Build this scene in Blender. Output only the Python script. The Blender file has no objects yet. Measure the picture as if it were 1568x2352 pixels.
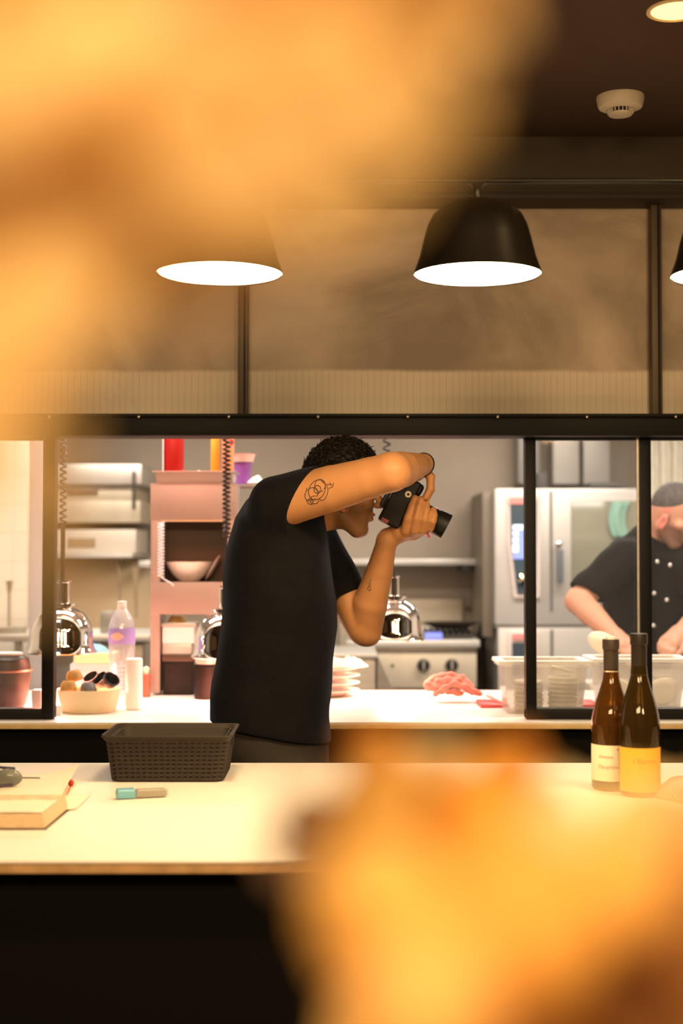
import bpy, bmesh, math, random
import numpy as np
from mathutils import Vector, Matrix, noise
from mathutils.bvhtree import BVHTree
random.seed(7); np.random.seed(7)
S = bpy.context.scene; C = S.collection
PI = math.pi; R = math.radians

# ---------------------------------------------------------------- camera, world, lights, exposure
F = 3267.0; PITCH = R(1.7); CAM = Vector((0, 0, 1.42))
cd = bpy.data.cameras.new('camera'); cam = bpy.data.objects.new('camera', cd); C.objects.link(cam)
cam.location = CAM; cam.rotation_euler = (PI/2+PITCH, 0, 0)
cd.sensor_fit = 'VERTICAL'; cd.sensor_height = 36.0; cd.sensor_width = 24.0; cd.lens = 50.0
cd.clip_start = 0.02; cd.clip_end = 60
cd.dof.use_dof = True; cd.dof.focus_distance = 3.45; cd.dof.aperture_fstop = 2.5; cd.dof.aperture_blades = 0
S.camera = cam
S.view_settings.view_transform = 'Standard'; S.view_settings.look = 'None'
S.view_settings.exposure = 0.45; S.view_settings.gamma = 1.0; S.view_settings.use_curve_mapping = False
W = bpy.data.worlds.new('world'); S.world = W; W.use_nodes = True
bg = W.node_tree.nodes['Background']; bg.inputs[0].default_value = (1.0, .72, .45, 1); bg.inputs[1].default_value = .05

def area(name, loc, size, power, col, rot=(0, 0, 0), sy=None, spread=180):
    l = bpy.data.lights.new(name, 'AREA'); l.energy = power; l.color = col
    l.shape = 'RECTANGLE'; l.size = size; l.size_y = sy or size; l.spread = R(spread)
    o = bpy.data.objects.new(name, l); C.objects.link(o); o.location = loc; o.rotation_euler = rot
    return o
area('kitchen_ceiling_light', (-1.5, 6.9, 2.6), 1.6, 40, (1, .90, .76), sy=.4)
area('kitchen_ceiling_light', (1.3, 6.9, 2.6), 1.6, 46, (1, .90, .78), sy=.4)
area('pass_ceiling_light', (-.9, 4.95, 2.6), 1.4, 32, (1, .90, .80), sy=.3)
area('pass_ceiling_light', (1.3, 4.95, 2.6), 1.4, 32, (1, .90, .80), sy=.3)
area('dining_fill_light', (-.6, -.9, 2.55), 1.6, 62, (1, .66, .34), rot=(R(38), 0, 0), sy=.6)  # unseen fill added behind the camera for the leaves and dining side
area('bar_ceiling_light', (0.1, 1.2, 2.6), 2.4, 22, (1, .66, .36), rot=(0, 0, 0), sy=.3)

area('side_fill_light', (1.5, -1.2, 2.45), .5, 34, (1, .64, .30), rot=(R(62), 0, R(48)))  # unseen fill added at right to brighten the lower flowers
area('ceiling_downlight_lamp', (1.25, 1.95, 2.62), .12, 9, (1, .68, .30))
area('back_wall_fill', (-1.5, 8.45, 1.36), .6, 2.2, (1, .74, .48), sy=.1)  # added fill, no fixture; brightens the wall below the left shelf
area('unseen_red_lamp', (-.62, 4.44, 1.87), .5, 1.8, (1, .20, .13), rot=(R(58), 0, 0), sy=.1)  # unseen lamp added behind the beam, assumed from the red light on the tower

# ---------------------------------------------------------------- helpers
def at(px, py, Y):
    cx = (px-784)/F; cy = (1176-py)/F
    y = math.cos(PITCH)-cy*math.sin(PITCH); z = math.sin(PITCH)+cy*math.cos(PITCH)
    return Vector((cx/y*Y, Y, CAM.z+z/y*Y))
def pz(py, Y): return at(784, py, Y).z
def pxx(px, Y): return (px-784)/F*Y
LOC = {}
def tag(o, label=None, cat=None, group=None, kind=None):
    if label: o['label'] = label
    if cat: o['category'] = cat
    if group: o['group'] = group
    if kind: o['kind'] = kind
    return o
def thing(name, label, cat, loc, group=None):
    o = bpy.data.objects.new(name, None); C.objects.link(o); o.location = loc
    o.empty_display_size = .05; LOC[o.name] = Vector(loc)
    return tag(o, label, cat, group)

class MB:
    def __init__(s): s.bm = bmesh.new()
    def _fin(s, ret, mat, bev=0, seg=2):
        vs = ret['verts']
        bmesh.ops.transform(s.bm, matrix=mat, verts=vs)
        if bev > 0:
            es = list({e for v in vs for e in v.link_edges})
            bmesh.ops.bevel(s.bm, geom=es, offset=bev, segments=seg, affect='EDGES', profile=.6)
    def box(s, c, size, rot=None, bev=0, seg=2):
        m = Matrix.Translation(c) @ (rot.to_4x4() if rot else Matrix()) @ Matrix.Diagonal((*size, 1))
        s._fin(bmesh.ops.create_cube(s.bm, size=1), m, bev, seg); return s
    def span(s, a, b, bev=0, seg=2):
        a = Vector(a); b = Vector(b)
        return s.box((a+b)/2, [abs(x) for x in (b-a)], None, bev, seg)
    def px(s, x0, y0, x1, y1, Y, d, bev=0):
        a = at(x0, y1, Y); b = at(x1, y0, Y)
        return s.span((a.x, Y, a.z), (b.x, Y+d, b.z), bev)
    def cyl(s, a, b, r1, r2=None, n=24, caps=True):
        r2 = r1 if r2 is None else r2; a = Vector(a); b = Vector(b); d = b-a
        ret = bmesh.ops.create_cone(s.bm, cap_ends=caps, segments=n, radius1=r1, radius2=r2, depth=d.length)
        q = Vector((0, 0, 1)).rotation_difference(d.normalized())
        s._fin(ret, Matrix.Translation((a+b)/2) @ q.to_matrix().to_4x4()); return s
    def ball(s, c, r, scale=(1, 1, 1), n=16, rot=None):
        ret = bmesh.ops.create_uvsphere(s.bm, u_segments=n, v_segments=max(6, n//2), radius=r)
        s._fin(ret, Matrix.Translation(c) @ (rot.to_4x4() if rot else Matrix()) @ Matrix.Diagonal((*scale, 1))); return s
    def lathe(s, prof, c, n=40, rot=None, closed=False):
        c = Vector(c); rings = []
        for r, z in prof:
            ring = []
            for i in range(n):
                a = 2*PI*i/n; p = Vector((max(r, 1e-5)*math.cos(a), max(r, 1e-5)*math.sin(a), z))
                if rot: p = rot @ p
                ring.append(s.bm.verts.new(c+p))
            rings.append(ring)
        pr = list(zip(rings, rings[1:]))
        if closed: pr.append((rings[-1], rings[0]))
        for A, B in pr:
            for i in range(n):
                j = (i+1) % n
                try: s.bm.faces.new((A[i], A[j], B[j], B[i]))
                except ValueError: pass
        return s
    def tube(s, pts, r, n=8, caps=True):
        pts = [Vector(p) for p in pts]; rings = []; nrm = None
        for i, p in enumerate(pts):
            t = (pts[min(i+1, len(pts)-1)]-pts[max(i-1, 0)]).normalized()
            if nrm is None: nrm = t.orthogonal().normalized()
            nrm = (nrm-t*nrm.dot(t)).normalized(); b = t.cross(nrm)
            rr = r(i/(len(pts)-1)) if callable(r) else r
            rings.append([s.bm.verts.new(p+(nrm*math.cos(2*PI*k/n)+b*math.sin(2*PI*k/n))*rr) for k in range(n)])
        for A, B in zip(rings, rings[1:]):
            for i in range(n): s.bm.faces.new((A[i], A[(i+1) % n], B[(i+1) % n], B[i]))
        if caps: s.bm.faces.new(rings[0][::-1]); s.bm.faces.new(rings[-1])
        return s
    def poly(s, pts, depth=None):
        vs = [s.bm.verts.new(p) for p in pts]; f = s.bm.faces.new(vs)
        if depth is not None:
            ret = bmesh.ops.extrude_face_region(s.bm, geom=[f])
            bmesh.ops.translate(s.bm, vec=depth, verts=[g for g in ret['geom'] if isinstance(g, bmesh.types.BMVert)])
        return s
    def grid(s, fn, nu, nv):
        g = [[s.bm.verts.new(fn(i/nu, j/nv)) for j in range(nv+1)] for i in range(nu+1)]
        for i in range(nu):
            for j in range(nv): s.bm.faces.new((g[i][j], g[i+1][j], g[i+1][j+1], g[i][j+1]))
        return s
    def build(s, name, mat, parent=None, loc=None, ang=35, recalc=True):
        bm = s.bm
        if recalc: bmesh.ops.recalc_face_normals(bm, faces=bm.faces)
        off = LOC[parent.name] if parent is not None else Vector(loc if loc is not None else (0, 0, 0))
        bmesh.ops.translate(bm, vec=-off, verts=bm.verts)
        for f in bm.faces: f.smooth = True
        for e in bm.edges:
            if len(e.link_faces) == 2 and e.calc_face_angle(0) > R(ang): e.smooth = False
        me = bpy.data.meshes.new(name); bm.to_mesh(me); bm.free(); me.materials.append(mat)
        return link(name, me, parent, off)
def link(name, me, parent, off):
    o = bpy.data.objects.new(name, me); C.objects.link(o); LOC[o.name] = Vector(off)
    if parent is not None: o.parent = parent
    else: o.location = off
    return o
def struct(name, mb, mat, parent=None):
    o = mb.build(name, mat, parent)
    if parent is None: o['kind'] = 'structure'
    return o

# ---------------------------------------------------------------- materials
def mat(name, col, rough=.5, metal=0, var=0, vscale=8, bump=0, bscale=40, spec=.5, trans=0, ior=1.45, emit=None, es=0, sub=0, stretch=None, coat=0, col2=None):
    m = bpy.data.materials.new(name); m.use_nodes = True; nt = m.node_tree; n = nt.nodes; L = nt.links
    b = n['Principled BSDF']; b.inputs['Base Color'].default_value = (*col, 1); b.inputs['Roughness'].default_value = rough
    b.inputs['Metallic'].default_value = metal; b.inputs['Specular IOR Level'].default_value = spec
    b.inputs['Transmission Weight'].default_value = trans; b.inputs['IOR'].default_value = ior
    if coat: b.inputs['Coat Weight'].default_value = coat; b.inputs['Coat Roughness'].default_value = .1
    if sub: b.inputs['Subsurface Weight'].default_value = sub; b.inputs['Subsurface Radius'].default_value = (.012, .005, .003); b.inputs['Subsurface Scale'].default_value = 1
    if emit: b.inputs['Emission Color'].default_value = (*emit, 1); b.inputs['Emission Strength'].default_value = es
    tc = n.new('ShaderNodeTexCoord'); mp = n.new('ShaderNodeMapping'); L.new(tc.outputs['Object'], mp.inputs[0])
    if stretch: mp.inputs['Scale'].default_value = stretch
    if var:
        t = n.new('ShaderNodeTexNoise'); t.inputs['Scale'].default_value = vscale; t.inputs['Detail'].default_value = 5
        L.new(mp.outputs[0], t.inputs['Vector'])
        mx = n.new('ShaderNodeMix'); mx.data_type = 'RGBA'
        c2 = col2 or tuple(max(0, c*(1-var)) for c in col); c1 = col if col2 else tuple(min(1, c*(1+var)) for c in col)
        mx.inputs['A'].default_value = (*c1, 1); mx.inputs['B'].default_value = (*c2, 1)
        rp = n.new('ShaderNodeValToRGB'); rp.color_ramp.elements[0].position = .35; rp.color_ramp.elements[1].position = .65
        L.new(t.outputs['Fac'], rp.inputs[0]); L.new(rp.outputs[0], mx.inputs['Factor']); L.new(mx.outputs['Result'], b.inputs['Base Color'])
    if bump:
        t = n.new('ShaderNodeTexNoise'); t.inputs['Scale'].default_value = bscale; t.inputs['Detail'].default_value = 4
        L.new(mp.outputs[0], t.inputs['Vector'])
        bp = n.new('ShaderNodeBump'); bp.inputs['Strength'].default_value = bump; bp.inputs['Distance'].default_value = .01
        L.new(t.outputs['Fac'], bp.inputs['Height']); L.new(bp.outputs[0], b.inputs['Normal'])
    return m
def clear(name, tint=(1, 1, 1), gloss=.12, milk=0, milkcol=(.9, .9, .9), rough=.03):
    """thin clear plastic or pane: transparent + a little reflection (+ milky diffuse)"""
    m = bpy.data.materials.new(name); m.use_nodes = True; nt = m.node_tree; n = nt.nodes; L = nt.links
    n.remove(n['Principled BSDF']); out = n['Material Output']
    t = n.new('ShaderNodeBsdfTransparent'); t.inputs[0].default_value = (*tint, 1)
    g = n.new('ShaderNodeBsdfGlossy'); g.inputs['Roughness'].default_value = rough
    lw = n.new('ShaderNodeLayerWeight'); lw.inputs[0].default_value = .25
    ma = n.new('ShaderNodeMath'); ma.operation = 'MULTIPLY_ADD'; ma.inputs[1].default_value = .6; ma.inputs[2].default_value = gloss*.3
    L.new(lw.outputs['Fresnel'], ma.inputs[0])
    mx = n.new('ShaderNodeMixShader'); L.new(ma.outputs[0], mx.inputs[0]); L.new(t.outputs[0], mx.inputs[1]); L.new(g.outputs[0], mx.inputs[2])
    last = mx
    if milk:
        d = n.new('ShaderNodeBsdfDiffuse'); d.inputs[0].default_value = (*milkcol, 1)
        tl = n.new('ShaderNodeBsdfTranslucent'); tl.inputs[0].default_value = (*milkcol, 1)
        md = n.new('ShaderNodeMixShader'); md.inputs[0].default_value = .45; L.new(d.outputs[0], md.inputs[1]); L.new(tl.outputs[0], md.inputs[2])
        m2 = n.new('ShaderNodeMixShader'); m2.inputs[0].default_value = milk; L.new(mx.outputs[0], m2.inputs[1]); L.new(md.outputs[0], m2.inputs[2]); last = m2
    L.new(last.outputs[0], out.inputs[0]); return m

black = mat('black_metal', (.005, .0045, .004), .5, spec=.25)
blackp = mat('black_plastic', (.012, .012, .013), .35, bump=.1, bscale=300)
steel = mat('brushed_steel', (.56, .52, .46), .38, .75, var=.08, vscale=6, stretch=(1, 1, 12))
steel_d = mat('dull_steel', (.36, .33, .28), .45, .6, var=.1, vscale=5)
steel_l = mat('pale_steel', (.72, .69, .64), .35, .55, var=.06, vscale=4)
chrome = mat('chrome', (.82, .80, .78), .06, 1)
white = mat('white_plastic', (.85, .83, .8), .4)
screw_m = mat('screw_metal', (.7, .6, .45), .3, .9)
dark = mat('dark_interior', (.05, .035, .02), .7)
glass = clear('window_glass', (.97, .97, .96), .1, milk=.018, milkcol=(.8, .8, .82))

# ---------------------------------------------------------------- structure
ZC = 2.664; ZN = .94; ZP = .925
ceil_m = mat('ceiling_paint', (.060, .033, .018), .85, var=.12, vscale=1.5)
struct('floor', MB().span((-3.2, -3, -.05), (3.2, 9.2, 0)), mat('floor_tile', (.06, .05, .045), .6, var=.2))
struct('ceiling', MB().span((-3.2, -3, ZC), (3.2, 4.3, ZC+.06)), ceil_m)
struct('ceiling_kitchen', MB().span((-3.2, 4.3, ZC), (3.2, 9.2, ZC+.06)), mat('kitchen_ceiling_paint', (.5, .47, .42), .8))
tilem = mat('kitchen_tile', (.74, .66, .57), .35, var=.06, vscale=2)
nt = tilem.node_tree; br = nt.nodes.new('ShaderNodeTexBrick'); br.offset = 0
br.inputs['Scale'].default_value = 6.5; br.inputs['Brick Width'].default_value = 1; br.inputs['Row Height'].default_value = 1; br.inputs['Mortar Size'].default_value = .012
br.inputs['Color1'].default_value = (.74, .66, .57, 1); br.inputs['Color2'].default_value = (.70, .63, .55, 1); br.inputs['Mortar'].default_value = (.5, .42, .35, 1)
tcn = nt.nodes.new('ShaderNodeTexCoord'); cmb = nt.nodes.new('ShaderNodeCombineXYZ'); sep = nt.nodes.new('ShaderNodeSeparateXYZ'); ad = nt.nodes.new('ShaderNodeMath')
nt.links.new(tcn.outputs['Object'], sep.inputs[0]); nt.links.new(sep.outputs[0], ad.inputs[0]); nt.links.new(sep.outputs[1], ad.inputs[1])
nt.links.new(ad.outputs[0], cmb.inputs[0]); nt.links.new(sep.outputs[2], cmb.inputs[1]); nt.links.new(cmb.outputs[0], br.inputs['Vector'])
nt.links.new(br.outputs['Color'], nt.nodes['Principled BSDF'].inputs['Base Color'])
struct('wall_back', MB().span((-3.2, 9.0, 0), (3.2, 9.1, ZC)), mat('steel_wall_sheet', (.40, .34, .27), .5, .25, var=.1, vscale=1.2))
struct('wall_left', MB().span((-3.2, 4.3, 0), (-3.1, 9.0, ZC)), tilem)
struct('wall_right', MB().span((3.1, 4.3, 0), (3.2, 9.0, ZC)), tilem)
dwall = mat('dining_wall_paint', (.10, .06, .035), .8, var=.1)
struct('wall_dining_left', MB().span((-3.2, -3, 0), (-3.1, 4.3, ZC)), dwall)
struct('wall_dining_right', MB().span((3.1, -3, 0), (3.2, 4.3, ZC)), dwall)

# partition above the pass: dirty glass, reflections painted as mottle, ribbed tile band below
wm = bpy.data.materials.new('reflection_mottle_panel'); wm.use_nodes = True; nt = wm.node_tree; n = nt.nodes; L = nt.links; b = n['Principled BSDF']
tc = n.new('ShaderNodeTexCoord'); sp = n.new('ShaderNodeSeparateXYZ'); L.new(tc.outputs['Object'], sp.inputs[0])
n1 = n.new('ShaderNodeTexNoise'); n1.inputs['Scale'].default_value = 1.9; n1.inputs['Detail'].default_value = 6; n1.inputs['Distortion'].default_value = .7; L.new(tc.outputs['Object'], n1.inputs['Vector'])
r1 = n.new('ShaderNodeValToRGB'); e = r1.color_ramp.elements; e[0].position = .38; e[0].color = (.26, .185, .125, 1); e[1].position = .62; e[1].color = (.64, .51, .38, 1)
L.new(n1.outputs['Fac'], r1.inputs[0])
wv = n.new('ShaderNodeMath'); wv.operation = 'MULTIPLY'; wv.inputs[1].default_value = 1/.0198; L.new(sp.outputs[0], wv.inputs[0])
fr = n.new('ShaderNodeMath'); fr.operation = 'FRACT'; L.new(wv.outputs[0], fr.inputs[0])
rr = n.new('ShaderNodeValToRGB'); e = rr.color_ramp.elements; e[0].position = 0; e[0].color = (.56, .46, .33, 1); e[1].position = .14; e[1].color = (.80, .69, .53, 1)
L.new(fr.outputs[0], rr.inputs[0])
mr = n.new('ShaderNodeMapRange'); mr.interpolation_type = 'SMOOTHSTEP'
mr.inputs['From Min'].default_value = pz(850, 4.3); mr.inputs['From Max'].default_value = pz(838, 4.3); mr.inputs['To Min'].default_value = 1; mr.inputs['To Max'].default_value = 0
nn = n.new('ShaderNodeTexNoise'); nn.inputs['Scale'].default_value = 4; nn.inputs['Detail'].default_value = 3; L.new(tc.outputs['Object'], nn.inputs['Vector'])
mm = n.new('ShaderNodeMath'); mm.operation = 'MULTIPLY_ADD'; mm.inputs[1].default_value = .02; L.new(nn.outputs['Fac'], mm.inputs[0]); L.new(sp.outputs[2], mm.inputs[2])
L.new(mm.outputs[0], mr.inputs['Value'])
mx = n.new('ShaderNodeMix'); mx.data_type = 'RGBA'; L.new(mr.outputs[0], mx.inputs['Factor']); L.new(r1.outputs[0], mx.inputs['A']); L.new(rr.outputs[0], mx.inputs['B'])
L.new(mx.outputs['Result'], b.inputs['Base Color']); b.inputs['Roughness'].default_value = .42
n2 = n.new('ShaderNodeTexNoise'); n2.inputs['Scale'].default_value = 2.2; n2.inputs['Detail'].default_value = 8; n2.inputs['Distortion'].default_value = 1.6; L.new(tc.outputs['Object'], n2.inputs['Vector'])
bp = n.new('ShaderNodeBump'); bp.inputs['Strength'].default_value = .35; bp.inputs['Distance'].default_value = .03; L.new(n2.outputs['Fac'], bp.inputs['Height']); L.new(bp.outputs[0], b.inputs['Normal'])
zb1 = pz(950, 4.2); zb0 = pz(1001, 4.2)
struct('wall_partition', MB().span((-3.1, 4.3, zb0+.02), (3.1, 4.34, ZC)), wm)
hdr = mat('header_paint', (.062, .046, .029), .7, var=.1, vscale=2)
struct('trim_1', MB().span((-3.1, 4.2, pz(448, 4.2)), (3.1, 4.3, ZC), .003), hdr)
struct('trim_2', MB().span((-3.1, 4.17, pz(455, 4.17)), (3.1, 4.3, pz(441, 4.17)), .003), mat('dark_trim', (.03, .022, .016), .6))
postm = mat('bronze_post', (.115, .082, .05), .45, .2)
for k, (xa, xb) in enumerate(((545, 568), (1500, 1524))):
    p = struct('trim_%d' % (3+k), MB().span((pxx(xa, 4.25), 4.25, zb1-.01), (pxx(xb, 4.25), 4.3, pz(456, 4.25)), .004), postm)
    xm = (xa+xb)/2+4
    struct('groove', MB().span((pxx(xm-2, 4.25), 4.244, zb1), (pxx(xm+2, 4.25), 4.252, pz(456, 4.25))), black, p)
beam = struct('trim_5', MB().span((-3.1, 4.2, zb0), (3.1, 4.32, zb1), .006), black)
struct('ledge', MB().span((-3.1, 4.185, pz(958, 4.19)), (3.1, 4.2, pz(950, 4.19)), .003), black, beam)
for x in (112, 318, 525, 730, 936, 1143, 1348, 1552):
    struct('screw', MB().ball(at(x, 957, 4.183), .0045, (1, .5, 1), 10), screw_m, beam)

# sliding glass windows on the pass
def sash(num, xa, xb, ytop, ybot, posts):
    Y = 4.27; T = .045
    zt = zb0+.004; zb = ZP+.002
    fr = MB(); rail = 24
    fr.span((pxx(xa, Y), Y, zb), (pxx(xb, Y), Y+T, zb+rail/F*Y*1.0), .003)
    fr.span((pxx(xa, Y), Y, zt-.01), (pxx(xb, Y), Y+T, zt), .002)
    for a, c in posts: fr.span((pxx(a, Y), Y-.001, zb), (pxx(c, Y), Y+T+.001, zt), .003)
    w = struct('window_%d' % num, fr, black)
    struct('pane', MB().span((pxx(xa+4, Y), Y+.018, zb+.012), (pxx(xb-4, Y), Y+.024, zt-.004)), glass, w)
    return w
w1 = sash(1, -420, 125, 1000, 1650, [(97, 125), (-420, -392)])
w2 = sash(2, 1206, 2000, 1000, 1650, [(1206, 1231), (1470, 1496), (1975, 2000)])
struct('edge_strip', MB().span((pxx(1463, 4.262), 4.262, ZP+.04), (pxx(1467, 4.262), 4.268, zb0)), steel, w2)

# ---------------------------------------------------------------- counters
lam = mat('cream_laminate', (.82, .76, .66), .5, var=.02, vscale=3)
edge = mat('birch_edge', (.55, .34, .15), .5, var=.15, vscale=30)
cb = mat('black_panel', (.003, .0025, .002), .7, spec=.15)
t = thing('bar_counter', 'long cream-topped bar counter with black front across the foreground', 'counter', (0, 2.8, 0))
MB().span((-2.6, 2.24, ZN-.004), (2.6, 3.29, ZN), .001).build('worktop', lam, t)
MB().span((-2.6, 2.243, ZN-.020), (2.6, 3.287, ZN-.0045), .001).build('wooden_edge', edge, t)
MB().span((-2.55, 2.32, 0), (2.55, 3.22, ZN-.021)).build('front_panel', cb, t)
lam2 = mat('white_laminate', (.84, .80, .72), .3, var=.02, vscale=3)
edge2 = mat('yellow_wood_edge', (.72, .52, .26), .5, var=.08, vscale=30)
t = thing('pass_counter', 'white kitchen pass counter behind the photographer, pale wooden edge, black base', 'counter', (0, 4.7, 0))
MB().span((-3.05, 4.205, ZP-.006), (3.05, 5.2, ZP), .001).build('worktop', lam2, t)
MB().span((-3.05, 4.2, ZP-.019), (3.05, 5.2, ZP-.0065), .001).build('wooden_edge', edge2, t)
MB().span((-3.05, 4.25, 0), (3.05, 5.15, ZP-.020)).build('front_panel', cb, t)
# ---------------------------------------------------------------- pendant lamps on their rail
shade_m = mat('black_lamp_enamel', (.012, .009, .006), .34, 0, coat=.15, spec=.4)
lamp_on = mat('lamp_diffuser', (1, .9, .7), .5, emit=(1.0, .72, .40), es=44)
LB = pz(633, 2.76)
def lampx(px, Y): return pxx(px, Y)
lamps = [(502, 2.775, 'black bell pendant lamp half hidden behind the blurred golden leaves at left'),
         (1098, 2.76, 'black bell pendant lamp hanging fully visible above the bottles, right of centre'),
         (1694, 2.745, 'black bell pendant lamp cut by the right edge of the picture')]
prof = [(.1245, 0), (.1255, .002), (.1135, .035), (.105, .07), (.097, .098), (.087, .118), (.068, .135), (.038, .1455), (.010, .148)]
for i, (px, Y, lab) in enumerate(lamps):
    x = lampx(px, Y); z = LB + (.004 if i == 0 else (-.004 if i == 2 else 0))
    t = thing('pendant_lamp', lab, 'lamp', (x, Y, z), 'pendant lamps on the rail')
    MB().lathe(prof+[(.010, .145), (.036, .142), (.066, .131), (.084, .115), (.094, .096), (.102, .069), (.1105, .035), (.1225, .002)], (x, Y, z), 64, closed=True).build('lamp_shade', shade_m, t)
    MB().lathe([(0, .003), (.06, .003), (.1205, .003), (.1205, .006), (0, .007)], (x, Y, z), 48).build('diffuser', lamp_on, t)
    MB().lathe([(.0001, .146), (.009, .147), (.008, .152), (.0075, .168), (.010, .174), (.018, .180), (.0001, .181)], (x, Y, z), 24).build('stem', shade_m, t)
zr = LB+.184
t = thing('lamp_rail', 'thin black horizontal rail carrying the pendant lamps', 'rail', (0, 2.76, zr))
MB().cyl((pxx(330, 2.78), 2.778, zr+.006), (pxx(1900, 2.742), 2.742, zr-.002), .0055, n=12).build('bar', shade_m, t)
for px in (400, 1830):
    MB().cyl((pxx(px, 2.77), 2.775 if px < 900 else 2.744, zr+.003), (pxx(px, 2.77), 2.76, ZC), .0015, n=8).build('suspension_wire', shade_m, t)

# ceiling fittings
c = at(1430, 228, 3.85); x, Y = c.x, 3.85*0+ (ZC-CAM.z)/((pz(222, 1)-CAM.z))
c = Vector((pxx(1430, Y), Y, ZC))
det_m = mat('ivory_plastic', (.72, .64, .50), .45)
t = thing('smoke_detector', 'round ivory smoke detector with slotted centre on the dark ceiling', 'smoke detector', c)
MB().lathe([(0, 0), (.064, 0), (.065, -.004), (.061, -.024), (.058, -.030), (.044, -.036), (.036, -.037), (.0355, -.034), (0, -.034)], c, 48).build('base', det_m, t)
MB().lathe([(0, -.034), (.030, -.034), (.028, -.046), (0, -.046)], c, 32).build('sensor_chamber', black, t)
MB().lathe([(0, -.046), (.032, -.046), (.031, -.051), (.020, -.054), (0, -.0545)], c, 40).build('cap', det_m, t)
m = MB()
for k in range(20):
    a = 2*PI*k/20; d = Vector((math.cos(a), math.sin(a), 0))
    m.box(c+d*.0325+Vector((0, 0, -.041)), (.006, .0022, .012), Matrix.Rotation(a, 3, 'Z'))
m.build('grille', det_m, t)
Yd = (ZC-CAM.z)/(pz(22, 1)-CAM.z); c = Vector((pxx(1562, Yd), Yd, ZC))
t = thing('ceiling_downlight', 'round glowing warm downlight at the top right corner of the ceiling', 'lamp', c)
MB().lathe([(.060, 0), (.068, 0), (.068, -.004), (.062, -.006), (.058, -.003), (.060, 0)], c, 40).build('ring', mat('yellow_ring', (.8, .6, .3), .4), t)
MB().lathe([(0, -.002), (.059, -.002), (.059, -.001), (0, -.001)], c, 40).build('diffuser', mat('downlight_glow', (1, .8, .4), .5, emit=(1, .60, .16), es=2.2), t)

# ---------------------------------------------------------------- bar counter: basket, marker, book, glasses, bottles
bk = mat('brown_woven_plastic', (.032, .022, .015), .6, spec=.3)
z0 = ZN; bz = pz(1690, 3.0)-ZN; Yc = 3.105
bl = Vector((pxx(385, 3.01), Yc, z0))
t = thing('storage_basket', 'dark brown woven plastic basket standing on the bar counter', 'basket', bl)
def bcorner(u, h):   # half extents at relative height
    return .116+.011*h, .092+.008*h
def ringpts(h, z, inset=0, n=6, r=.018):
    hx, hy = bcorner(u=0, h=h); hx -= inset; hy -= inset; pts = []
    for cx, cy, a0 in ((hx-r, hy-r, 0), (-hx+r, hy-r, PI/2), (-hx+r, -hy+r, PI), (hx-r, -hy+r, 1.5*PI)):
        for k in range(n+1):
            a = a0+k/n*PI/2; pts.append(Vector((bl.x+cx+r*math.cos(a), bl.y+cy+r*math.sin(a), z)))
    return pts
def rim_loft(rings, cap0=False):
    m = MB(); prev = None; allr = []
    for pts in rings: allr.append([m.bm.verts.new(p) for p in pts])
    n = len(allr[0])
    for A, B in zip(allr, allr[1:]):
        for i in range(n): m.bm.faces.new((A[i], A[(i+1) % n], B[(i+1) % n], B[i]))
    if cap0: m.bm.faces.new(allr[0][::-1])
    return m
# basket wall: weave of horizontal bands and uprights with open gaps
m = MB()
rows = 9; H = bz-.012
for k in range(rows+1):
    h = k/rows; z = z0+.006+h*(H-.006)
    pts = ringpts(h, z); pts.append(pts[0]); m.tube(pts, .0041, 6, False)
# uprights
per = ringpts(0, z0+.004, n=3); per2 = ringpts(1, z0+H, n=3)
def sample(pts, s):
    P = pts+[pts[0]]; L = [0]
    for a, b2 in zip(P, P[1:]): L.append(L[-1]+(b2-a).length)
    d = s*L[-1]
    for i in range(len(L)-1):
        if L[i+1] >= d: return P[i].lerp(P[i+1], (d-L[i])/max(1e-9, L[i+1]-L[i]))
    return P[-1]
NU = 66
for k in range(NU):
    a = sample(per, k/NU); b2 = sample(per2, k/NU)
    m.tube([a, a.lerp(b2, .5), b2], .0040, 6, False)
m.build('woven_wall', bk, t)
rim_loft([ringpts(0, z0+.001, .002), ringpts(0, z0+.006, 0), ringpts(0, z0+.0065, .004)], True).build('bottom', bk, t)
rim_loft([ringpts(1, z0+bz-.014, 0), ringpts(1, z0+bz-.012, -.004), ringpts(1, z0+bz-.002, -.012), ringpts(1, z0+bz+.001, -.011), ringpts(1, z0+bz, -.007), ringpts(1, z0+bz-.010, .001), ringpts(1, z0+bz-.014, 0)]).build('rim', bk, t)
rim_loft([ringpts(0, z0+.008, .0045), ringpts(.95, z0+.93*bz, .0045), ringpts(.95, z0+.93*bz, .0065), ringpts(0, z0+.008, .006)]).build('lining', mat('dark_lining', (.045, .036, .028), .7), t)
for sx in (1,):
    hx, hy = bcorner(0, .75)
    MB().box((bl.x+sx*(hx+.003), bl.y, z0+.76*bz), (.006, .045, .016), bev=.003).build('handle_slot', black, t)

# highlighter
a = at(266, 1832, 2.80); b2 = at(380, 1822, 2.83); a.z = ZN+.0105; b2.z = ZN+.0095
d = (b2-a).normalized()
t = thing('highlighter_pen', 'flat highlighter pen with teal cap and grey-beige barrel on the counter', 'pen', (a.x, a.y, ZN))
teal = mat('teal_cap', (.17, .43, .52), .4); brl = mat('taupe_barrel', (.33, .30, .24), .45)
rt = Vector((1, 0, 0)).rotation_difference(d).to_matrix()
Lh = (b2-a).length
MB().box(a+d*.019, (.038, .021, .0185), rt, .006, 3).build('cap', teal, t)
MB().box(a+d*.018+Vector((0, 0, .0095)), (.034, .005, .003), rt, .0012).build('clip', mat('blue_clip', (.05, .30, .48), .4), t)
MB().box(a+d*(.038+(Lh-.038)/2), (Lh-.038, .019, .0165), rt, .005, 3).build('barrel', brl, t)
MB().box(b2+d*.001, (.006, .014, .012), rt, .003, 2).build('end_plug', mat('plug', (.42, .40, .36), .5), t)

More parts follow.
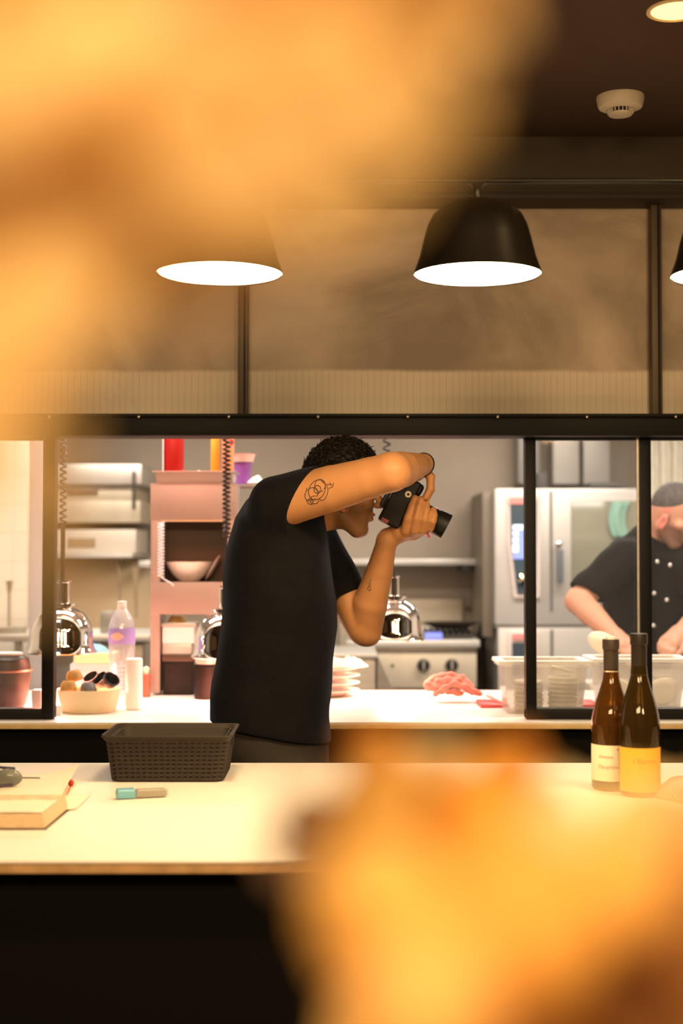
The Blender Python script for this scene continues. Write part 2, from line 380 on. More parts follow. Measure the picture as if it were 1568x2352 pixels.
# open book
paper = mat('cream_paper', (.84, .76, .58), .7, var=.03, vscale=20)
pagee = mat('page_edges', (.66, .50, .30), .8, var=.18, vscale=60, stretch=(1, 1, 30))
cover = mat('dark_cover', (.05, .03, .02), .6)
fr_ = at(105, 1906, 2.0); Yb = 0.48/((CAM.z-pz(1906, 1))); cf = Vector((pxx(106, Yb), Yb, ZN))
t = thing('open_book', 'thick open notebook with cream pages lying at the left end of the counter', 'book', (cf.x-.1, Yb+.1, ZN))
Ybk = 3.2; xr1 = pxx(170, Ybk-.1); hb = .028
MB().poly([(cf.x+.003, Yb-.002, ZN+.0005), (cf.x-.4, Yb-.002, ZN+.0005), (cf.x-.4, Yb+.20, ZN+.0005), (cf.x+.008, Yb+.20, ZN+.0005)], Vector((0, 0, .002))).build('cover', cover, t)
def blk(mbq, x0, x1, x2, ya, yb, h0, h1):
    v = [(-2, 0)]
    bmv = [mbq.bm.verts.new(p) for p in ((cf.x-.4, ya, h0), (x0, ya, h0), (x1, yb, h0), (cf.x-.4, yb, h0), (cf.x-.4, ya, h1), (x0-.004, ya, h1), (x1-.006, yb, h1), (cf.x-.4, yb, h1))]
    for f in ((0, 3, 2, 1), (4, 5, 6, 7), (0, 1, 5, 4), (1, 2, 6, 5), (2, 3, 7, 6), (3, 0, 4, 7)): mbq.bm.faces.new([bmv[i] for i in f])
    return mbq
blk(MB(), cf.x, cf.x+.004, 0, Yb, Yb+.195, ZN+.0026, ZN+hb).build('page_block', pagee, t)
def pgsurf(u, v):     # near page sheet, sagging into the gutter
    y = Yb+.001+v*.205; x = cf.x-.4+u*(.4-.004+.003*v)
    return Vector((x, y, ZN+hb+.0012-.014*v**5+.001*math.sin(u*9)))
MB().grid(pgsurf, 24, 10).build('near_page', paper, t)
def pg2(u, v):        # far page curling up towards the back right corner
    y = Yb+.206+v*.29; x = cf.x-.4+u*(.385-.016*v)
    return Vector((x, y, ZN+.012+.006*math.sin(min(1, v*3)*PI/2)+.026*u**6*v+.004*math.sin(u*6)*v))
MB().grid(pg2, 30, 12).build('far_page', paper, t)
MB().grid(lambda u, v: Vector((cf.x-.012+.032*u, Yb+.17+.16*v+.02*u, ZN+.003+.010*(1-u)*math.sin(v*PI))), 8, 10).build('curled_leaf', paper, t)
MB().poly([(cf.x-.4, Yb+.206, ZN+.0006), (cf.x-.018, Yb+.206, ZN+.0006), (cf.x-.035, Yb+.49, ZN+.0006), (cf.x-.4, Yb+.49, ZN+.0006)], Vector((0, 0, .010))).build('far_page_block', paper, t)
red = mat('red_ink', (.5, .03, .02), .5)
m = MB(); p0 = at(163, 1825, 2.86); p0.z = ZN+.022
m.ball(p0, .006, (1, .6, 1.3), 10); m.tube([p0+Vector((0, 0, -.004)), p0+Vector((-.001, -.02, -.012)), p0+Vector((-.003, -.05, -.018))], .0012, 6)
m.build('ribbon', red, t)
Ln = MB()
for k in range(3):
    Ln.box((cf.x-.03+.006*k, Yb+.26, ZN+.0185), (.004, .0015, .0008))
Ln.build('red_note', red, t)
# folded spectacles / sunglasses case object on the book
t2l = at(20, 1795, 2.95)
gl = thing('folded_sunglasses', 'folded grey sunglasses lying on the open book', 'sunglasses', (pxx(0, 2.84), 2.84, ZN+.02))
lens_m = mat('grey_lens', (.16, .17, .15), .15); frm = mat('violet_dark_frame', (.05, .035, .06), .25)
zz = ZN+.022
for cx in (-40, 22):
    MB().ball((pxx(cx, 2.84), 2.84, zz+.014), .029, (1, .4, .62), 20).build('lens', lens_m, gl)
m = MB().tube([Vector((pxx(-70, 2.87), 2.865, zz+.030)), Vector((pxx(0, 2.87), 2.865, zz+.031)), Vector((pxx(40, 2.87), 2.862, zz+.029))], .0028, 8)
m.build('temple', frm, gl); m = MB().tube([Vector((pxx(-70, 2.8), 2.81, zz+.004)), Vector((pxx(0, 2.8), 2.80, zz+.003)), Vector((pxx(30, 2.8), 2.81, zz+.005))], .0034, 8)
m.build('temple', frm, gl)
MB().tube([Vector((pxx(52, 2.84), 2.84, zz+.014)), Vector((pxx(75, 2.84), 2.845, zz+.013)), Vector((pxx(93, 2.84), 2.85, zz+.012))], .0016, 6).build('temple_tip', frm, gl)

# bottles
def glassm(name, col):
    m = mat(name, col, .04, 0, trans=.85, ior=1.5); return m
def text_mesh(txt, size, M4, mat_, parent, name='lettering', bend=None, ext=.0001):
    cu = bpy.data.curves.new('t', 'FONT'); cu.body = txt; cu.size = size; cu.align_x = 'CENTER'; cu.align_y = 'CENTER'; cu.extrude = ext
    o = bpy.data.objects.new('t', cu); C.objects.link(o); bpy.context.view_layer.update()
    me = bpy.data.meshes.new_from_object(o.evaluated_get(bpy.context.evaluated_depsgraph_get())); bpy.data.objects.remove(o)
    off = LOC[parent.name]
    for v in me.vertices:
        p = v.co.copy()
        if bend: p = bend(p)
        v.co = (M4 @ p)-off
    me.materials.clear(); me.materials.append(mat_); return link(name, me, parent, off)
def bottle(px, top, Y, r, label, glass_m, cap_m, lab_m, ylab0, ylab1, halfang, rotl, cap_len, writing):
    x = pxx(px, Y); zt = pz(top, Y); h = zt-ZN
    t = thing('wine_bottle', label, 'bottle', (x, Y, ZN), 'wine bottles on the bar counter')
    rn = .0146
    P = [(0, .012), (r*.55, .006), (r*.9, .001), (r, .006), (r, h*.42), (r*.985, h*.47), (r*.90, h*.53), (r*.74, h*.60), (r*.56, h*.67), (r*.43, h*.73), (rn+.0008, h*.80), (rn, h*.86), (rn, h*.97)]
    MB().lathe(P+[(rn-.003, h*.97), (rn-.003, h*.8), (r*.4, h*.72), (r*.7, h*.6), (r*.93, h*.46), (r-.003, h*.4), (r-.003, .012), (0, .018)], (x, Y, ZN), 48).build('glass_body', glass_m, t)
    MB().lathe([(0, .0185), (r-.0035, .013), (r-.0035, h*.38), (0, h*.38)], (x, Y, ZN), 40).build('wine', mat('dark_wine', (.10, .045, .01), .1, trans=.6, ior=1.33), t)
    MB().lathe([(rn+.0008, h*(1-cap_len)), (rn+.0010, h*.93), (rn+.0028, h*.935), (rn+.0030, h*.985), (rn+.0022, h), (0, h)], (x, Y, ZN), 32).build('capsule', cap_m, t)
    MB().lathe([(rn+.0012, h*(1-cap_len)), (rn+.0018, h*(1-cap_len)+.002), (rn+.0012, h*(1-cap_len)+.003)], (x, Y, ZN), 32).build('foil_ring', mat('foil_line', (.5, .42, .3), .3, .6), t)
    z1 = pz(ylab0, Y); z2 = pz(ylab1, Y); m = MB(); rl = r+.0006
    def lf(u, v):
        a = -PI/2+rotl+(u-.5)*2*halfang; return Vector((x+rl*math.cos(a), Y+rl*math.sin(a), z2+(z1-z2)*v))
    m.grid(lf, 24, 4); lo = m.build('label', lab_m, t)
    ink = mat('label_ink', writing[0][4], .6)
    for txt, du, dz, sz, _ in writing:
        ac = -PI/2+rotl+du
        def bend(p, ac=ac, zc=z2+(z1-z2)*dz): 
            a = ac+p.x/rl; return Vector((x+(rl+.0005+p.z)*math.cos(a), Y+(rl+.0005+p.z)*math.sin(a), zc+p.y))
        text_mesh(txt, sz, Matrix(), ink, t, 'lettering', bend)
    return t, x, rl
b1, bx1, rl1 = bottle(1401, 1468, 2.93, .0405, 'open brown wine bottle with cream label, left of the orange-labelled bottle', glassm('amber_glass', (.27, .115, .02)), mat('dark_capsule', (.045, .030, .022), .4), mat('cream_label', (.86, .74, .52), .7), 1707, 1788, 1.25, -.35, .22,
       [('Domaine', -.12, .68, .008, (.38, .26, .14)), ('Dauphine', .02, .40, .0115, (.2, .12, .06)), ('~', .62, .9, .03, (.2, .12, .06))])
# cork end and printed rim
MB().cyl((bx1, 2.93, pz(1468, 2.93)), (bx1, 2.93, pz(1462, 2.93)), .0105, n=20).build('stopper', mat('white_stopper', (.8, .75, .68), .5), b1)
b2_, bx2, rl2 = bottle(1465, 1455, 2.86, .0405, 'taller dark wine bottle with a bright orange label, nearest the right edge', glassm('olive_glass', (.13, .075, .018)), mat('black_capsule', (.020, .014, .010), .35), mat('orange_label', (.92, .42, .02), .6), 1713, 1812, 1.45, .0, .26,
       [('L\u2019Elanore', .05, .70, .0125, (.45, .18, .02)), ('______', .05, .58, .0075, (.55, .22, .02))])
# ribbed placemat at right edge
c = Vector((pxx(1606, 2.82), 2.84, ZN))
wk = mat('taupe_wicker', (.42, .33, .25), .7)
m = MB()
for k in range(60):
    a = 2*PI*k/60; m.tube([c+Vector((.02*math.cos(a), .02*math.sin(a), .036)), c+Vector((.055*math.cos(a), .055*math.sin(a), .030)), c+Vector((.086*math.cos(a), .086*math.sin(a), .003))], .0035, 5)
m.lathe([(0, .034), (.03, .034), (.056, .027), (.086, .001)], c, 40)
o = m.build('wicker_cover', wk, None, c); tag(o, 'domed taupe wicker cover cut off at the right edge of the counter', 'food cover')
# ---------------------------------------------------------------- pass counter things
redlamp = mat('heat_bulb', (1, .4, .3), .4, emit=(1, .42, .30), es=26)
cordm = mat('dark_cord', (.025, .018, .014), .45)
hp = [(.110, 0), (.112, .003), (.104, .014), (.099, .035), (.098, .07), (.090, .10), (.072, .127), (.048, .142), (.038, .147), (.038, .151), (.046, .152), (.046, .160), (.022, .161), (.019, .163), (.019, .228), (.022, .230), (.022, .235), (.0001, .236)]
def coil(m, x, Y, z0, z1, r, wire, turns, r2=None):
    n = int(turns*14); m.tube([Vector((x+(r)*math.cos(2*PI*turns*i/n), Y+r*math.sin(2*PI*turns*i/n), z0+(z1-z0)*i/n)) for i in range(n+1)], wire, 5)
heats = [(144, 1500, 4.62, 'chrome bell heat lamp beside the water bottle, behind the left window post', 1.0),
         (516, 1510, 4.72, 'chrome bell heat lamp half hidden by the photographer back', 1.0),
         (905, 1470, 4.95, 'chrome bell heat lamp right of the photographer raised forearm', .95)]
for i, (px, yb, Y, lab, sc) in enumerate(heats):
    x = pxx(px, Y); z = pz(yb, Y)
    hq = [(r if not (.0185 < r < .0225 and i == 0) else r*1.45, q) for r, q in hp]
    t = thing('heat_lamp', lab, 'heat lamp', (x, Y, z), 'heat lamps over the pass')
    inner = [(max(r-.004, .0001), zz+.0) for r, zz in hp[:9]][::-1]
    MB().lathe([(r*sc, q*sc) for r, q in hq], (x, Y, z), 48).build('bell', chrome, t)
    MB().ball((x, Y, z+.045), .036, (1, 1, 1.2), 20).build('bulb', redlamp, t)
    m = MB(); zt = z+.236*sc; H = ZC-zt
    if i == 0: m.tube([(x, Y, zt), (x, Y, pz(1200, Y))], .0075, 8); coil(m, x, Y, pz(1200, Y), pz(985, Y), .0095, .0036, 15); m.tube([(x, Y, pz(985, Y)), (x, Y, ZC)], .003, 6)
    elif i == 1: m.tube([(x+.004, Y, zt), (x+.002, Y, pz(1235, Y))], .0028, 6); coil(m, x+.006, Y, pz(1235, Y), pz(985, Y), .0115, .0038, 24); m.tube([(x, Y, pz(985, Y)), (x, Y, ZC)], .003, 6)
    else: m.tube([(x, Y, zt), (x-.02, Y, pz(1180, Y))], .0028, 6); coil(m, x-.025, Y, pz(1180, Y), pz(985, Y), .012, .0038, 11); m.tube([(x, Y, pz(985, Y)), (x, Y, ZC)], .003, 6)
    m.build('coiled_cord', cordm, t)
    l = bpy.data.lights.new('heat_bulb_light', 'SPOT'); l.energy = 34; l.color = (1, .34, .24); l.spot_size = R(165); l.spot_blend = .8; l.shadow_soft_size = .05
    lo = bpy.data.objects.new('heat_bulb_light', l); C.objects.link(lo); lo.location = (x, Y, z-.005); 

# steel shelf tower
Y0 = 5.0; D = .18
t = thing('steel_shelf_tower', 'steel two-tier shelf tower standing on the pass left of the photographer', 'shelf unit', (pxx(440, Y0), Y0+D/2, ZP))
zb = lambda y: pz(y, Y0)
tow = mat('satin_steel', (.37, .29, .25), .45, .3, var=.04)
MB().px(345, 1116, 368, 1592, Y0, D, .002).build('side_panel', tow, t)
MB().px(522, 1116, 543, 1592, Y0, D, .002).build('side_panel', tow, t)
MB().px(345, 1114, 543, 1194, Y0-.004, .02, .002).build('front_panel', tow, t)
MB().px(345, 1337, 543, 1411, Y0-.004, .02, .002).build('front_panel', tow, t)
MB().px(345, 1110, 543, 1116, Y0, D, .001).build('shelf', tow, t)
MB().px(368, 1337, 522, 1342, Y0, D, .001).build('shelf', tow, t)
MB().px(368, 1195, 522, 1337, Y0+D-.012, .01).build('back_panel', mat('brown_back', (.10, .06, .035), .5), t)
MB().px(368, 1190, 520, 1198, Y0+.0, .01, .001).build('light_strip', mat('warm_strip', (.7, .5, .3), .4), t)
# tray and things on the tower
ztt = pz(1110, Y0)
xa, xb = pxx(352, Y0), pxx(538, Y0)
t = thing('steel_tray', 'shallow steel tray with flared rim on top of the shelf tower', 'tray', ((xa+xb)/2, Y0+.09, ztt))
def pan(m, xa, xb, ya, yb, z0, z1, fl, th=.002):
    o = [(xa, ya), (xb, ya), (xb, yb), (xa, yb)]; cx = (xa+xb)/2; cy = (ya+yb)/2
    def ring(dx, z): return [m.bm.verts.new((x+(dx if x > cx else -dx), y+(dx if y > cy else -dx), z)) for x, y in o]
    rs = [ring(0, z0), ring(fl*.4, z1-.004), ring(fl*.4+.010, z1-.003), ring(fl*.4+.010, z1), ring(fl*.4-th, z1), ring(-th, z0+th)]
    for A, B in zip(rs, rs[1:]):
        for i in range(4): m.bm.faces.new((A[i], A[(i+1) % 4], B[(i+1) % 4], B[i]))
    m.bm.faces.new(rs[0][::-1]); m.bm.faces.new(rs[-1]); return m
pan(MB(), xa+.01, xb-.008, Y0+.005, Y0+.17, ztt+.001, pz(1082, Y0), .01).build('pan', steel, t)
ztr = pz(1080, Y0)
zin = ztt+.004
def cylthing(name, label, cat, px, y0, y1, Y, r, m_, group=None, prof=None, zbase=None):
    x = pxx(px, Y); z = pz(y1, Y) if zbase is None else zbase; h = pz(y0, Y)-z
    pr = prof or [(0, 0), (1, 0), (1, 1), (0, 1)]
    o = MB().lathe([(a*r, q*h) for a, q in pr], (x, Y, z), 32).build(name, m_, None, (x, Y, z)); tag(o, label, cat, group); return o
redm = mat('red_plastic', (.42, .008, .006), .35)
x = pxx(398, Y0+.06); Yr = Y0+.06; z = zin
t = thing('red_canister', 'tall red canister with a white edge standing in the steel tray', 'canister', (x, Yr, z))
MB().lathe([(0, 0), (.036, 0), (.037, .003), (.037, pz(980, Yr)-z), (0, pz(980, Yr)-z)], (x, Yr, z), 32).build('body', redm, t)
MB().grid(lambda u, v: Vector((x-.0376*math.cos((u-.5)*.8+.15), Yr-.0376*math.sin((u-.5)*.8+.45), z+.004+v*(pz(982, Yr)-z-.006))), 6, 2).build('white_stripe', white, t)
sq = [(0, 0), (.62, 0), (.62, .16), (1, .22), (1, .8), (.55, 1.0), (0, 1.0)]
for px, yt, c1, lab in ((494, 985, (.85, .38, .03), 'orange squeeze bottle with dark cap in the steel tray'), (523, 985, (.80, .30, .12), 'tan and red squeeze bottle beside the coiled cord in the steel tray')):
    Yq = Y0+.07; x = pxx(px, Yq); h = pz(yt, Yq)-zin
    t = thing('squeeze_bottle', lab, 'sauce bottle', (x, Yq, zin), 'sauce bottles in the steel tray')
    MB().lathe([(0, .022), (.012, .022), (.021 if px > 500 else .017, .034), (.022 if px > 500 else .015, h*.8), (.010, h), (0, h)], (x, Yq, zin), 24).build('body', mat('sauce', c1, .4), t)
    MB().lathe([(0, 0), (.012, 0), (.013, .022), (0, .022)], (x, Yq, zin), 20).build('cap', black, t)
    if px > 500: MB().ball((x+.012, Yq-.017, zin+h*.75), .010, (1, .4, 1.2), 10).build('sticker', redm, t)
def cloth(name, label, cat, c, sx, sy, h, m_, seed, group=None, n=44, rot=0):
    m = MB(); rnd = Vector((seed*3.1, seed*1.7, 0)); c = Vector(c); Rm = Matrix.Rotation(rot, 3, 'Z')
    def f(u, v):
        a = u*2*PI; rr = v
        k = 1+.22*noise.noise(Vector((math.cos(a)*1.6, math.sin(a)*1.6, 0))+rnd)
        x = math.cos(a)*sx*rr*k; y = math.sin(a)*sy*rr*k
        z = h*(1-rr**2.2)*(.75+.5*noise.noise(Vector((x*18, y*18, 0))+rnd))+.35*h*abs(noise.noise(Vector((x*45, y*45, 3))+rnd))*(1-rr**4)
        return c+Rm @ Vector((x, y, max(.001, z+.002)))
    m.grid(f, n, n//2)
    bmesh.ops.remove_doubles(m.bm, verts=m.bm.verts, dist=.0003)
    o = m.build(name, m_, None, c, 60); md = o.modifiers.new('thick', 'SOLIDIFY'); md.thickness = -.002 
    return tag(o, label, cat, group)
whitec = mat('white_cotton', (.85, .82, .76), .9, bump=.3, bscale=120)
cloth('white_napkins', 'crumpled white napkins between the red canister and sauce bottles', 'napkins', (pxx(452, Y0+.08), Y0+.085, zin), .045, .04, .045, whitec, 2)
for px, y0, y1, Y, w, c1, lab in ((556, 1043, 1062, 5.28, .05, (.85, .55, .5), 'pink tub stacked on the purple tub behind the tower'), (556, 1062, 1112, 5.28, .034, (.28, .08, .36), 'purple tub standing beside the steel tray')):
    x = pxx(px, Y); z = pz(y1, Y)
    o = MB().lathe([(0, 0), (w*.8, 0), (w, pz(y0, Y)-z), (w*1.06, pz(y0, Y)-z), (0, pz(y0, Y)-z+.002)], (x, Y, z), 24).build('plastic_tub', mat('tub', c1, .4), None, (x, Y, z)); tag(o, lab, 'tub')
# back riser shelf carrying tubs
t = thing('riser_shelf', 'narrow steel riser behind the shelf tower, mostly hidden by the photographer', 'shelf', (pxx(575, 5.2), 5.24, ZP))
MB().px(520, 1112, 640, 1118, 5.205, .15, .001).build('top', tow, t)
for px in (548, 636): MB().px(px-4, 1118, px+2, 1585, 5.19-.0, .008).build('leg', tow, t)
cloth('white_rag', 'white rag on the riser beside the photographer shoulder', 'cloth', (pxx(585, 5.25), 5.27, pz(1111, 5.25)), .03, .03, .03, whitec, 5)

# white coiled flex, bowls inside tower
m = MB(); xw = pxx(370, 4.97); coil(m, xw, 4.965, pz(1325, 4.97), pz(1200, 4.97), .010, .0026, 17)
m.tube([Vector((xw, 4.965, pz(1325, 4.97))), Vector((xw+.02, 4.965, pz(1334, 4.97))), Vector((pxx(392, 4.97), 4.965, pz(1338, 4.97))), Vector((pxx(398, 4.97), 4.975, pz(1345, 4.97)))], .0026, 6)
o = m.build('coiled_flex', mat('white_flex', (.8, .8, .86), .35), None, (xw, 4.965, pz(1325, 4.97))); tag(o, 'white coiled flex hanging against the tower left side', 'cord')
def bowl(m, c, r, h, foot=.4, th=.004, rot=None):
    P = [(0, .003), (r*foot, .002), (r*foot, .0), (r*foot+.004, .003), (r*.72, h*.35), (r*.92, h*.75), (r, h), (r-th, h), (r*.92-th, h*.75+.001), (r*.72-th, h*.35+th), (r*foot*.8, .008), (0, .008)]
    return m.lathe(P, c, 40, rot)
zs = pz(1337, Y0)+.001
porc = mat('porcelain', (.86, .78, .70), .2, coat=.3)
x = pxx(434, Y0+.085); o = bowl(MB(), (x, Y0+.09, zs), .084, .070).build('porcelain_bowl', porc, None, (x, Y0+.09, zs)); tag(o, 'wide white bowl on the middle shelf of the tower', 'bowl')
x = pxx(492, Y0+.1); rt = Matrix.Rotation(R(62), 3, 'Y')
o = MB().lathe([(0, 0), (.03, 0), (.05, .006), (.052, .01), (.03, .006), (0, .005)], (x, Y0+.12, zs+.045), 32, Matrix.Rotation(R(-60), 3, 'Y')).build('saucer', porc, None, (x, Y0+.12, zs+.045)); tag(o, 'pale saucer leaning beside the wide bowl in the tower', 'saucer')
# lower tier
zl = ZP+.001
def boxthing(name, label, cat, x0, y0, x1, y1, Y, d, m_, bev=.002, base=None, group=None):
    a = at(x0, y1, Y); b3 = at(x1, y0, Y); zb_ = a.z if base is None else base
    o = MB().span((a.x, Y, zb_), (b3.x, Y+d, b3.z), bev).build(name, m_, None, ((a.x+b3.x)/2, Y+d/2, zb_)); return tag(o, label, cat, group)
dkglass = mat('dark_sauce_tub', (.012, .007, .004), .4, spec=.25, var=.4, vscale=15)
def lidded(label, x0, x1, ytop, Y, d, body_m, lid_m, ylid, group=None):
    a = at(x0, 1590, Y); b3 = at(x1, ytop, Y)
    t = thing('food_container', label, 'container', ((a.x+b3.x)/2, Y+d/2, ZP), group)
    MB().span((a.x+.004, Y+.004, ZP+.001), (b3.x-.004, Y+d-.004, pz(ylid, Y)), .006, 3).build('tub', body_m, t)
    MB().span((a.x, Y, pz(ylid, Y)), (b3.x, Y+d, b3.z), .004).build('lid', lid_m, t)
    return t
lidded('dark sauce container with a brown lid in the bottom of the tower', 371, 447, 1505, 5.01, .13, dkglass, mat('brown_lid', (.07, .04, .02), .4), 1520)
a = at(372, 1507, 5.02); 
o = boxthing('order_printer', 'white order printer box resting on the dark container in the tower', 'printer', 372, 1440, 446, 1478, 5.02, .12, mat('bright_white', (.92, .92, .95), .4), .005); 
o = boxthing('steel_bin', 'small steel pan under the white printer in the tower', 'pan', 372, 1478, 440, 1505, 5.03, .1, steel_l, .003)
o = boxthing('flat_steel_pan', 'flat steel lid on top of the white printer', 'lid', 370, 1431, 450, 1440, 5.02, .12, steel, .002)
o = cylthing('orange_wedge', 'orange wedge on the flat steel lid', 'cheese', 408, 1414, 1431, 5.08, .040, mat('orange_food', (.75, .42, .12), .6), prof=[(0, 0), (1, 0), (.55, 1), (0, 1)])
x = pxx(478, 4.9)
t = thing('food_container', 'dark squat jar under the half-hidden heat lamp beside the photographer', 'jar', (x, 4.88, ZP))
MB().lathe([(0, .001), (.042, .001), (.045, .01), (.045, pz(1530, 4.88)-ZP), (.038, pz(1524, 4.88)-ZP), (0, pz(1524, 4.88)-ZP)], (x, 4.88, ZP), 32).build('jar', mat('smoked_glass', (.005, .003, .002), .45, spec=.15), t)
MB().lathe([(0, pz(1524, 4.88)-ZP), (.043, pz(1524, 4.88)-ZP), (.043, pz(1514, 4.88)-ZP), (0, pz(1513, 4.88)-ZP)], (x, 4.88, ZP), 32).build('lid', steel, t)
for px, c1, lab in ((337, (.35, .05, .03), 'small red-topped spice jar left of the tower'), ):
    x = pxx(px, 4.95); t = thing('spice_jar', lab, 'jar', (x, 4.95, ZP))
    MB().lathe([(0, .001), (.014, .001), (.016, .004), (.016, .055), (0, .055)], (x, 4.95, ZP), 20).build('jar', mat('spice', (.22, .09, .05), .4), t)
    MB().lathe([(0, .055), (.017, .055), (.017, .078), (0, .078)], (x, 4.95, ZP), 20).build('lid', mat('red_lid', (.6, .10, .06), .4), t)
    MB().lathe([(0, .078), (.008, .078), (.012, .10), (0, .108)], (x, 4.95, ZP), 16).build('shaker_top', mat('cream_top', (.8, .7, .55), .5), t)
# water bottle
Yw = 4.72; x = pxx(281, Yw)
t = thing('water_bottle', 'clear plastic water bottle with violet label and white cap on the pass', 'bottle', (x, Yw, ZP))
hw = pz(1380, Yw)-ZP; pet = clear('clear_plastic', (.95, .96, .98), .3, milk=.22, milkcol=(.85, .87, .92), rough=.06)
P = [(0, .004), (.034, .001), (.041, .008)]
for k in range(9): P += [(.041, .02+k*.014), (.0385, .027+k*.014)]
P += [(.042, .155), (.043, hw*.60), (.043, hw*.76), (.034, hw*.84), (.020, hw*.91), (.014, hw*.94), (.013, hw*.96)]
MB().lathe(P, (x, Yw, ZP), 32).build('plastic_body', pet, t)
MB().lathe([(.0436, hw*.585), (.0440, hw*.59), (.0440, hw*.73), (.0436, hw*.735)], (x, Yw, ZP), 32).build('label', mat('violet_label', (.30, .25, .62), .5), t)
MB().grid(lambda u, v: Vector((x-.010+.045*(u-.5)*1.0, Yw-math.sqrt(max(0, .0447**2-(-.010+.045*(u-.5))**2)), ZP+hw*.66+(v-.5)*.026*math.sin(PI*(.03+.94*u)))), 10, 4).build('label_mark', mat('peach_mark', (.85, .50, .42), .5), t)
MB().lathe([(0, hw*.94), (.0155, hw*.94), (.0155, hw*.995), (0, hw)], (x, Yw, ZP), 24).build('cap', white, t)
# white cup stack / roll in front of bottle
Yk = 4.55; x = pxx(309, Yk)
t = thing('paper_roll', 'tall white paper roll standing right of the water bottle', 'paper roll', (x, Yk, ZP))
MB().lathe([(0, .001), (.024, .001), (.027, .004), (.027, pz(1512, Yk)-ZP-.004), (.024, pz(1512, Yk)-ZP), (.008, pz(1512, Yk)-ZP), (.008, pz(1515, Yk)-ZP-.02)], (x, Yk, ZP), 32).build('roll', mat('white_paper', (.95, .94, .92), .8), t)
# wooden bowl with dark small bowls
Yv = 4.50; x = pxx(206, Yv); bh = pz(1580, Yv)-ZP-.002; rbw = .098
bmat = mat('cream_tub', (.78, .62, .38), .45)
o = MB().lathe([(0, .001), (rbw*.84, .001), (rbw*.88, .006), (rbw*.97, bh*.7), (rbw, bh), (rbw-.004, bh), (rbw*.95, bh*.7), (rbw*.84, .01), (0, .008)], (x, Yv, ZP), 48).build('cream_bowl', bmat, None, (x, Yv, ZP)); tag(o, 'round cream tub on the pass holding small dark pots', 'bowl')
golden = mat('golden_crust', (.52, .27, .06), .6, var=.3, vscale=25); slate = mat('dark_glaze', (.035, .035, .038), .25); slate2 = mat('slate_glaze', (.16, .15, .15), .4)
zbw = ZP+bh
pots = [(170, 1552, 4.50, 'b', golden, R(165), 'golden-brown small pot upturned on top of the heap in the cream tub'),
        (157, 1576, 4.45, 'b', golden, R(178), 'golden-brown small pot upturned at the left of the cream tub'),
        (202, 1580, 4.44, 'b', slate2, R(170), 'slate grey small pot upturned at the front of the cream tub'),
        (212, 1562, 4.53, 'a', slate, R(-25), 'small black glazed pot behind the grey pot in the cream tub'),
        (236, 1563, 4.52, 'a', slate, R(-40), 'small black pot wedged between two others in the cream tub'),
        (252, 1566, 4.46, 'a', slate, R(38), 'black glazed pot tilted open towards the right side of the cream tub')]
for px, py, Y, kd, mm_, ang, lab in pots:
    c = at(px, py, Y); rt = Matrix.Rotation(ang, 3, 'Y') @ Matrix.Rotation(R(30 if kd == 'a' else 8), 3, 'X')
    o = MB().lathe([(0, -.016), (.016, -.016), (.022, -.008), (.0265, .010), (.027, .016), (.0245, .016), (.022, .008), (.016, -.011), (0, -.012)], c, 28, rt).build('small_pot', mm_, None, c); tag(o, lab, 'pot', 'small pots heaped in the cream tub')
m = MB().px(126, 1620, 140, 1654, 4.38, .01, .002); o = m.build('white_tag', white, None, at(133, 1654, 4.38)); tag(o, 'small white plastic tab standing beside the left window post', 'tag')
m = MB().px(72, 1585, 94, 1628, 4.50, .04, .004); o = m.build('salt_cellar', mat('grey_jar', (.4, .36, .36), .3), None, at(83, 1628, 4.5)); tag(o, 'small grey jar behind the left window pane', 'jar')
boxthing('yellow_tray', 'pale yellow tray edge behind the water bottle', 'tray', 168, 1500, 262, 1524, 5.0, .15, mat('pale_yellow', (.85, .75, .42), .5), .006)
cloth('blue_cloth', 'light blue cloth on the pale yellow tray', 'cloth', (pxx(212, 5.05), 5.07, pz(1500, 5.05)), .062, .05, .03, mat('light_blue', (.28, .52, .66), .8), 9)
boxthing('clear_storage_box', 'frosted box beneath the pale yellow tray', 'box', 160, 1524, 268, 1590, 5.02, .13, mat('frosted_grey', (.62, .64, .68), .35), .006, base=ZP+.001)
# brown tinted dome behind left pane
Yd_ = 4.62; x = pxx(18, Yd_)
t = thing('tinted_jar', 'big brown tinted rounded container behind the left window pane', 'container', (x, Yd_, ZP))
hj = pz(1503, Yd_)-ZP
MB().lathe([(0, .001), (.055, .001), (.062, .01), (.075, hj*.5), (.078, hj*.72), (.070, hj*.92), (.05, hj), (0, hj)], (x, Yd_, ZP), 40).build('body', mat('brown_tinted_glass', (.020, .010, .006), .35, spec=.25, var=.4, vscale=9), t)
MB().lathe([(.079, hj*.68), (.0805, hj*.70), (.079, hj*.72)], (x, Yd_, ZP), 40).build('orange_band', mat('orange_band', (.20, .06, .02), .4), t)
MB().lathe([(0, hj), (.05, hj), (.05, hj+.006), (0, hj+.008)], (x, Yd_, ZP), 32).build('lid', white, t)

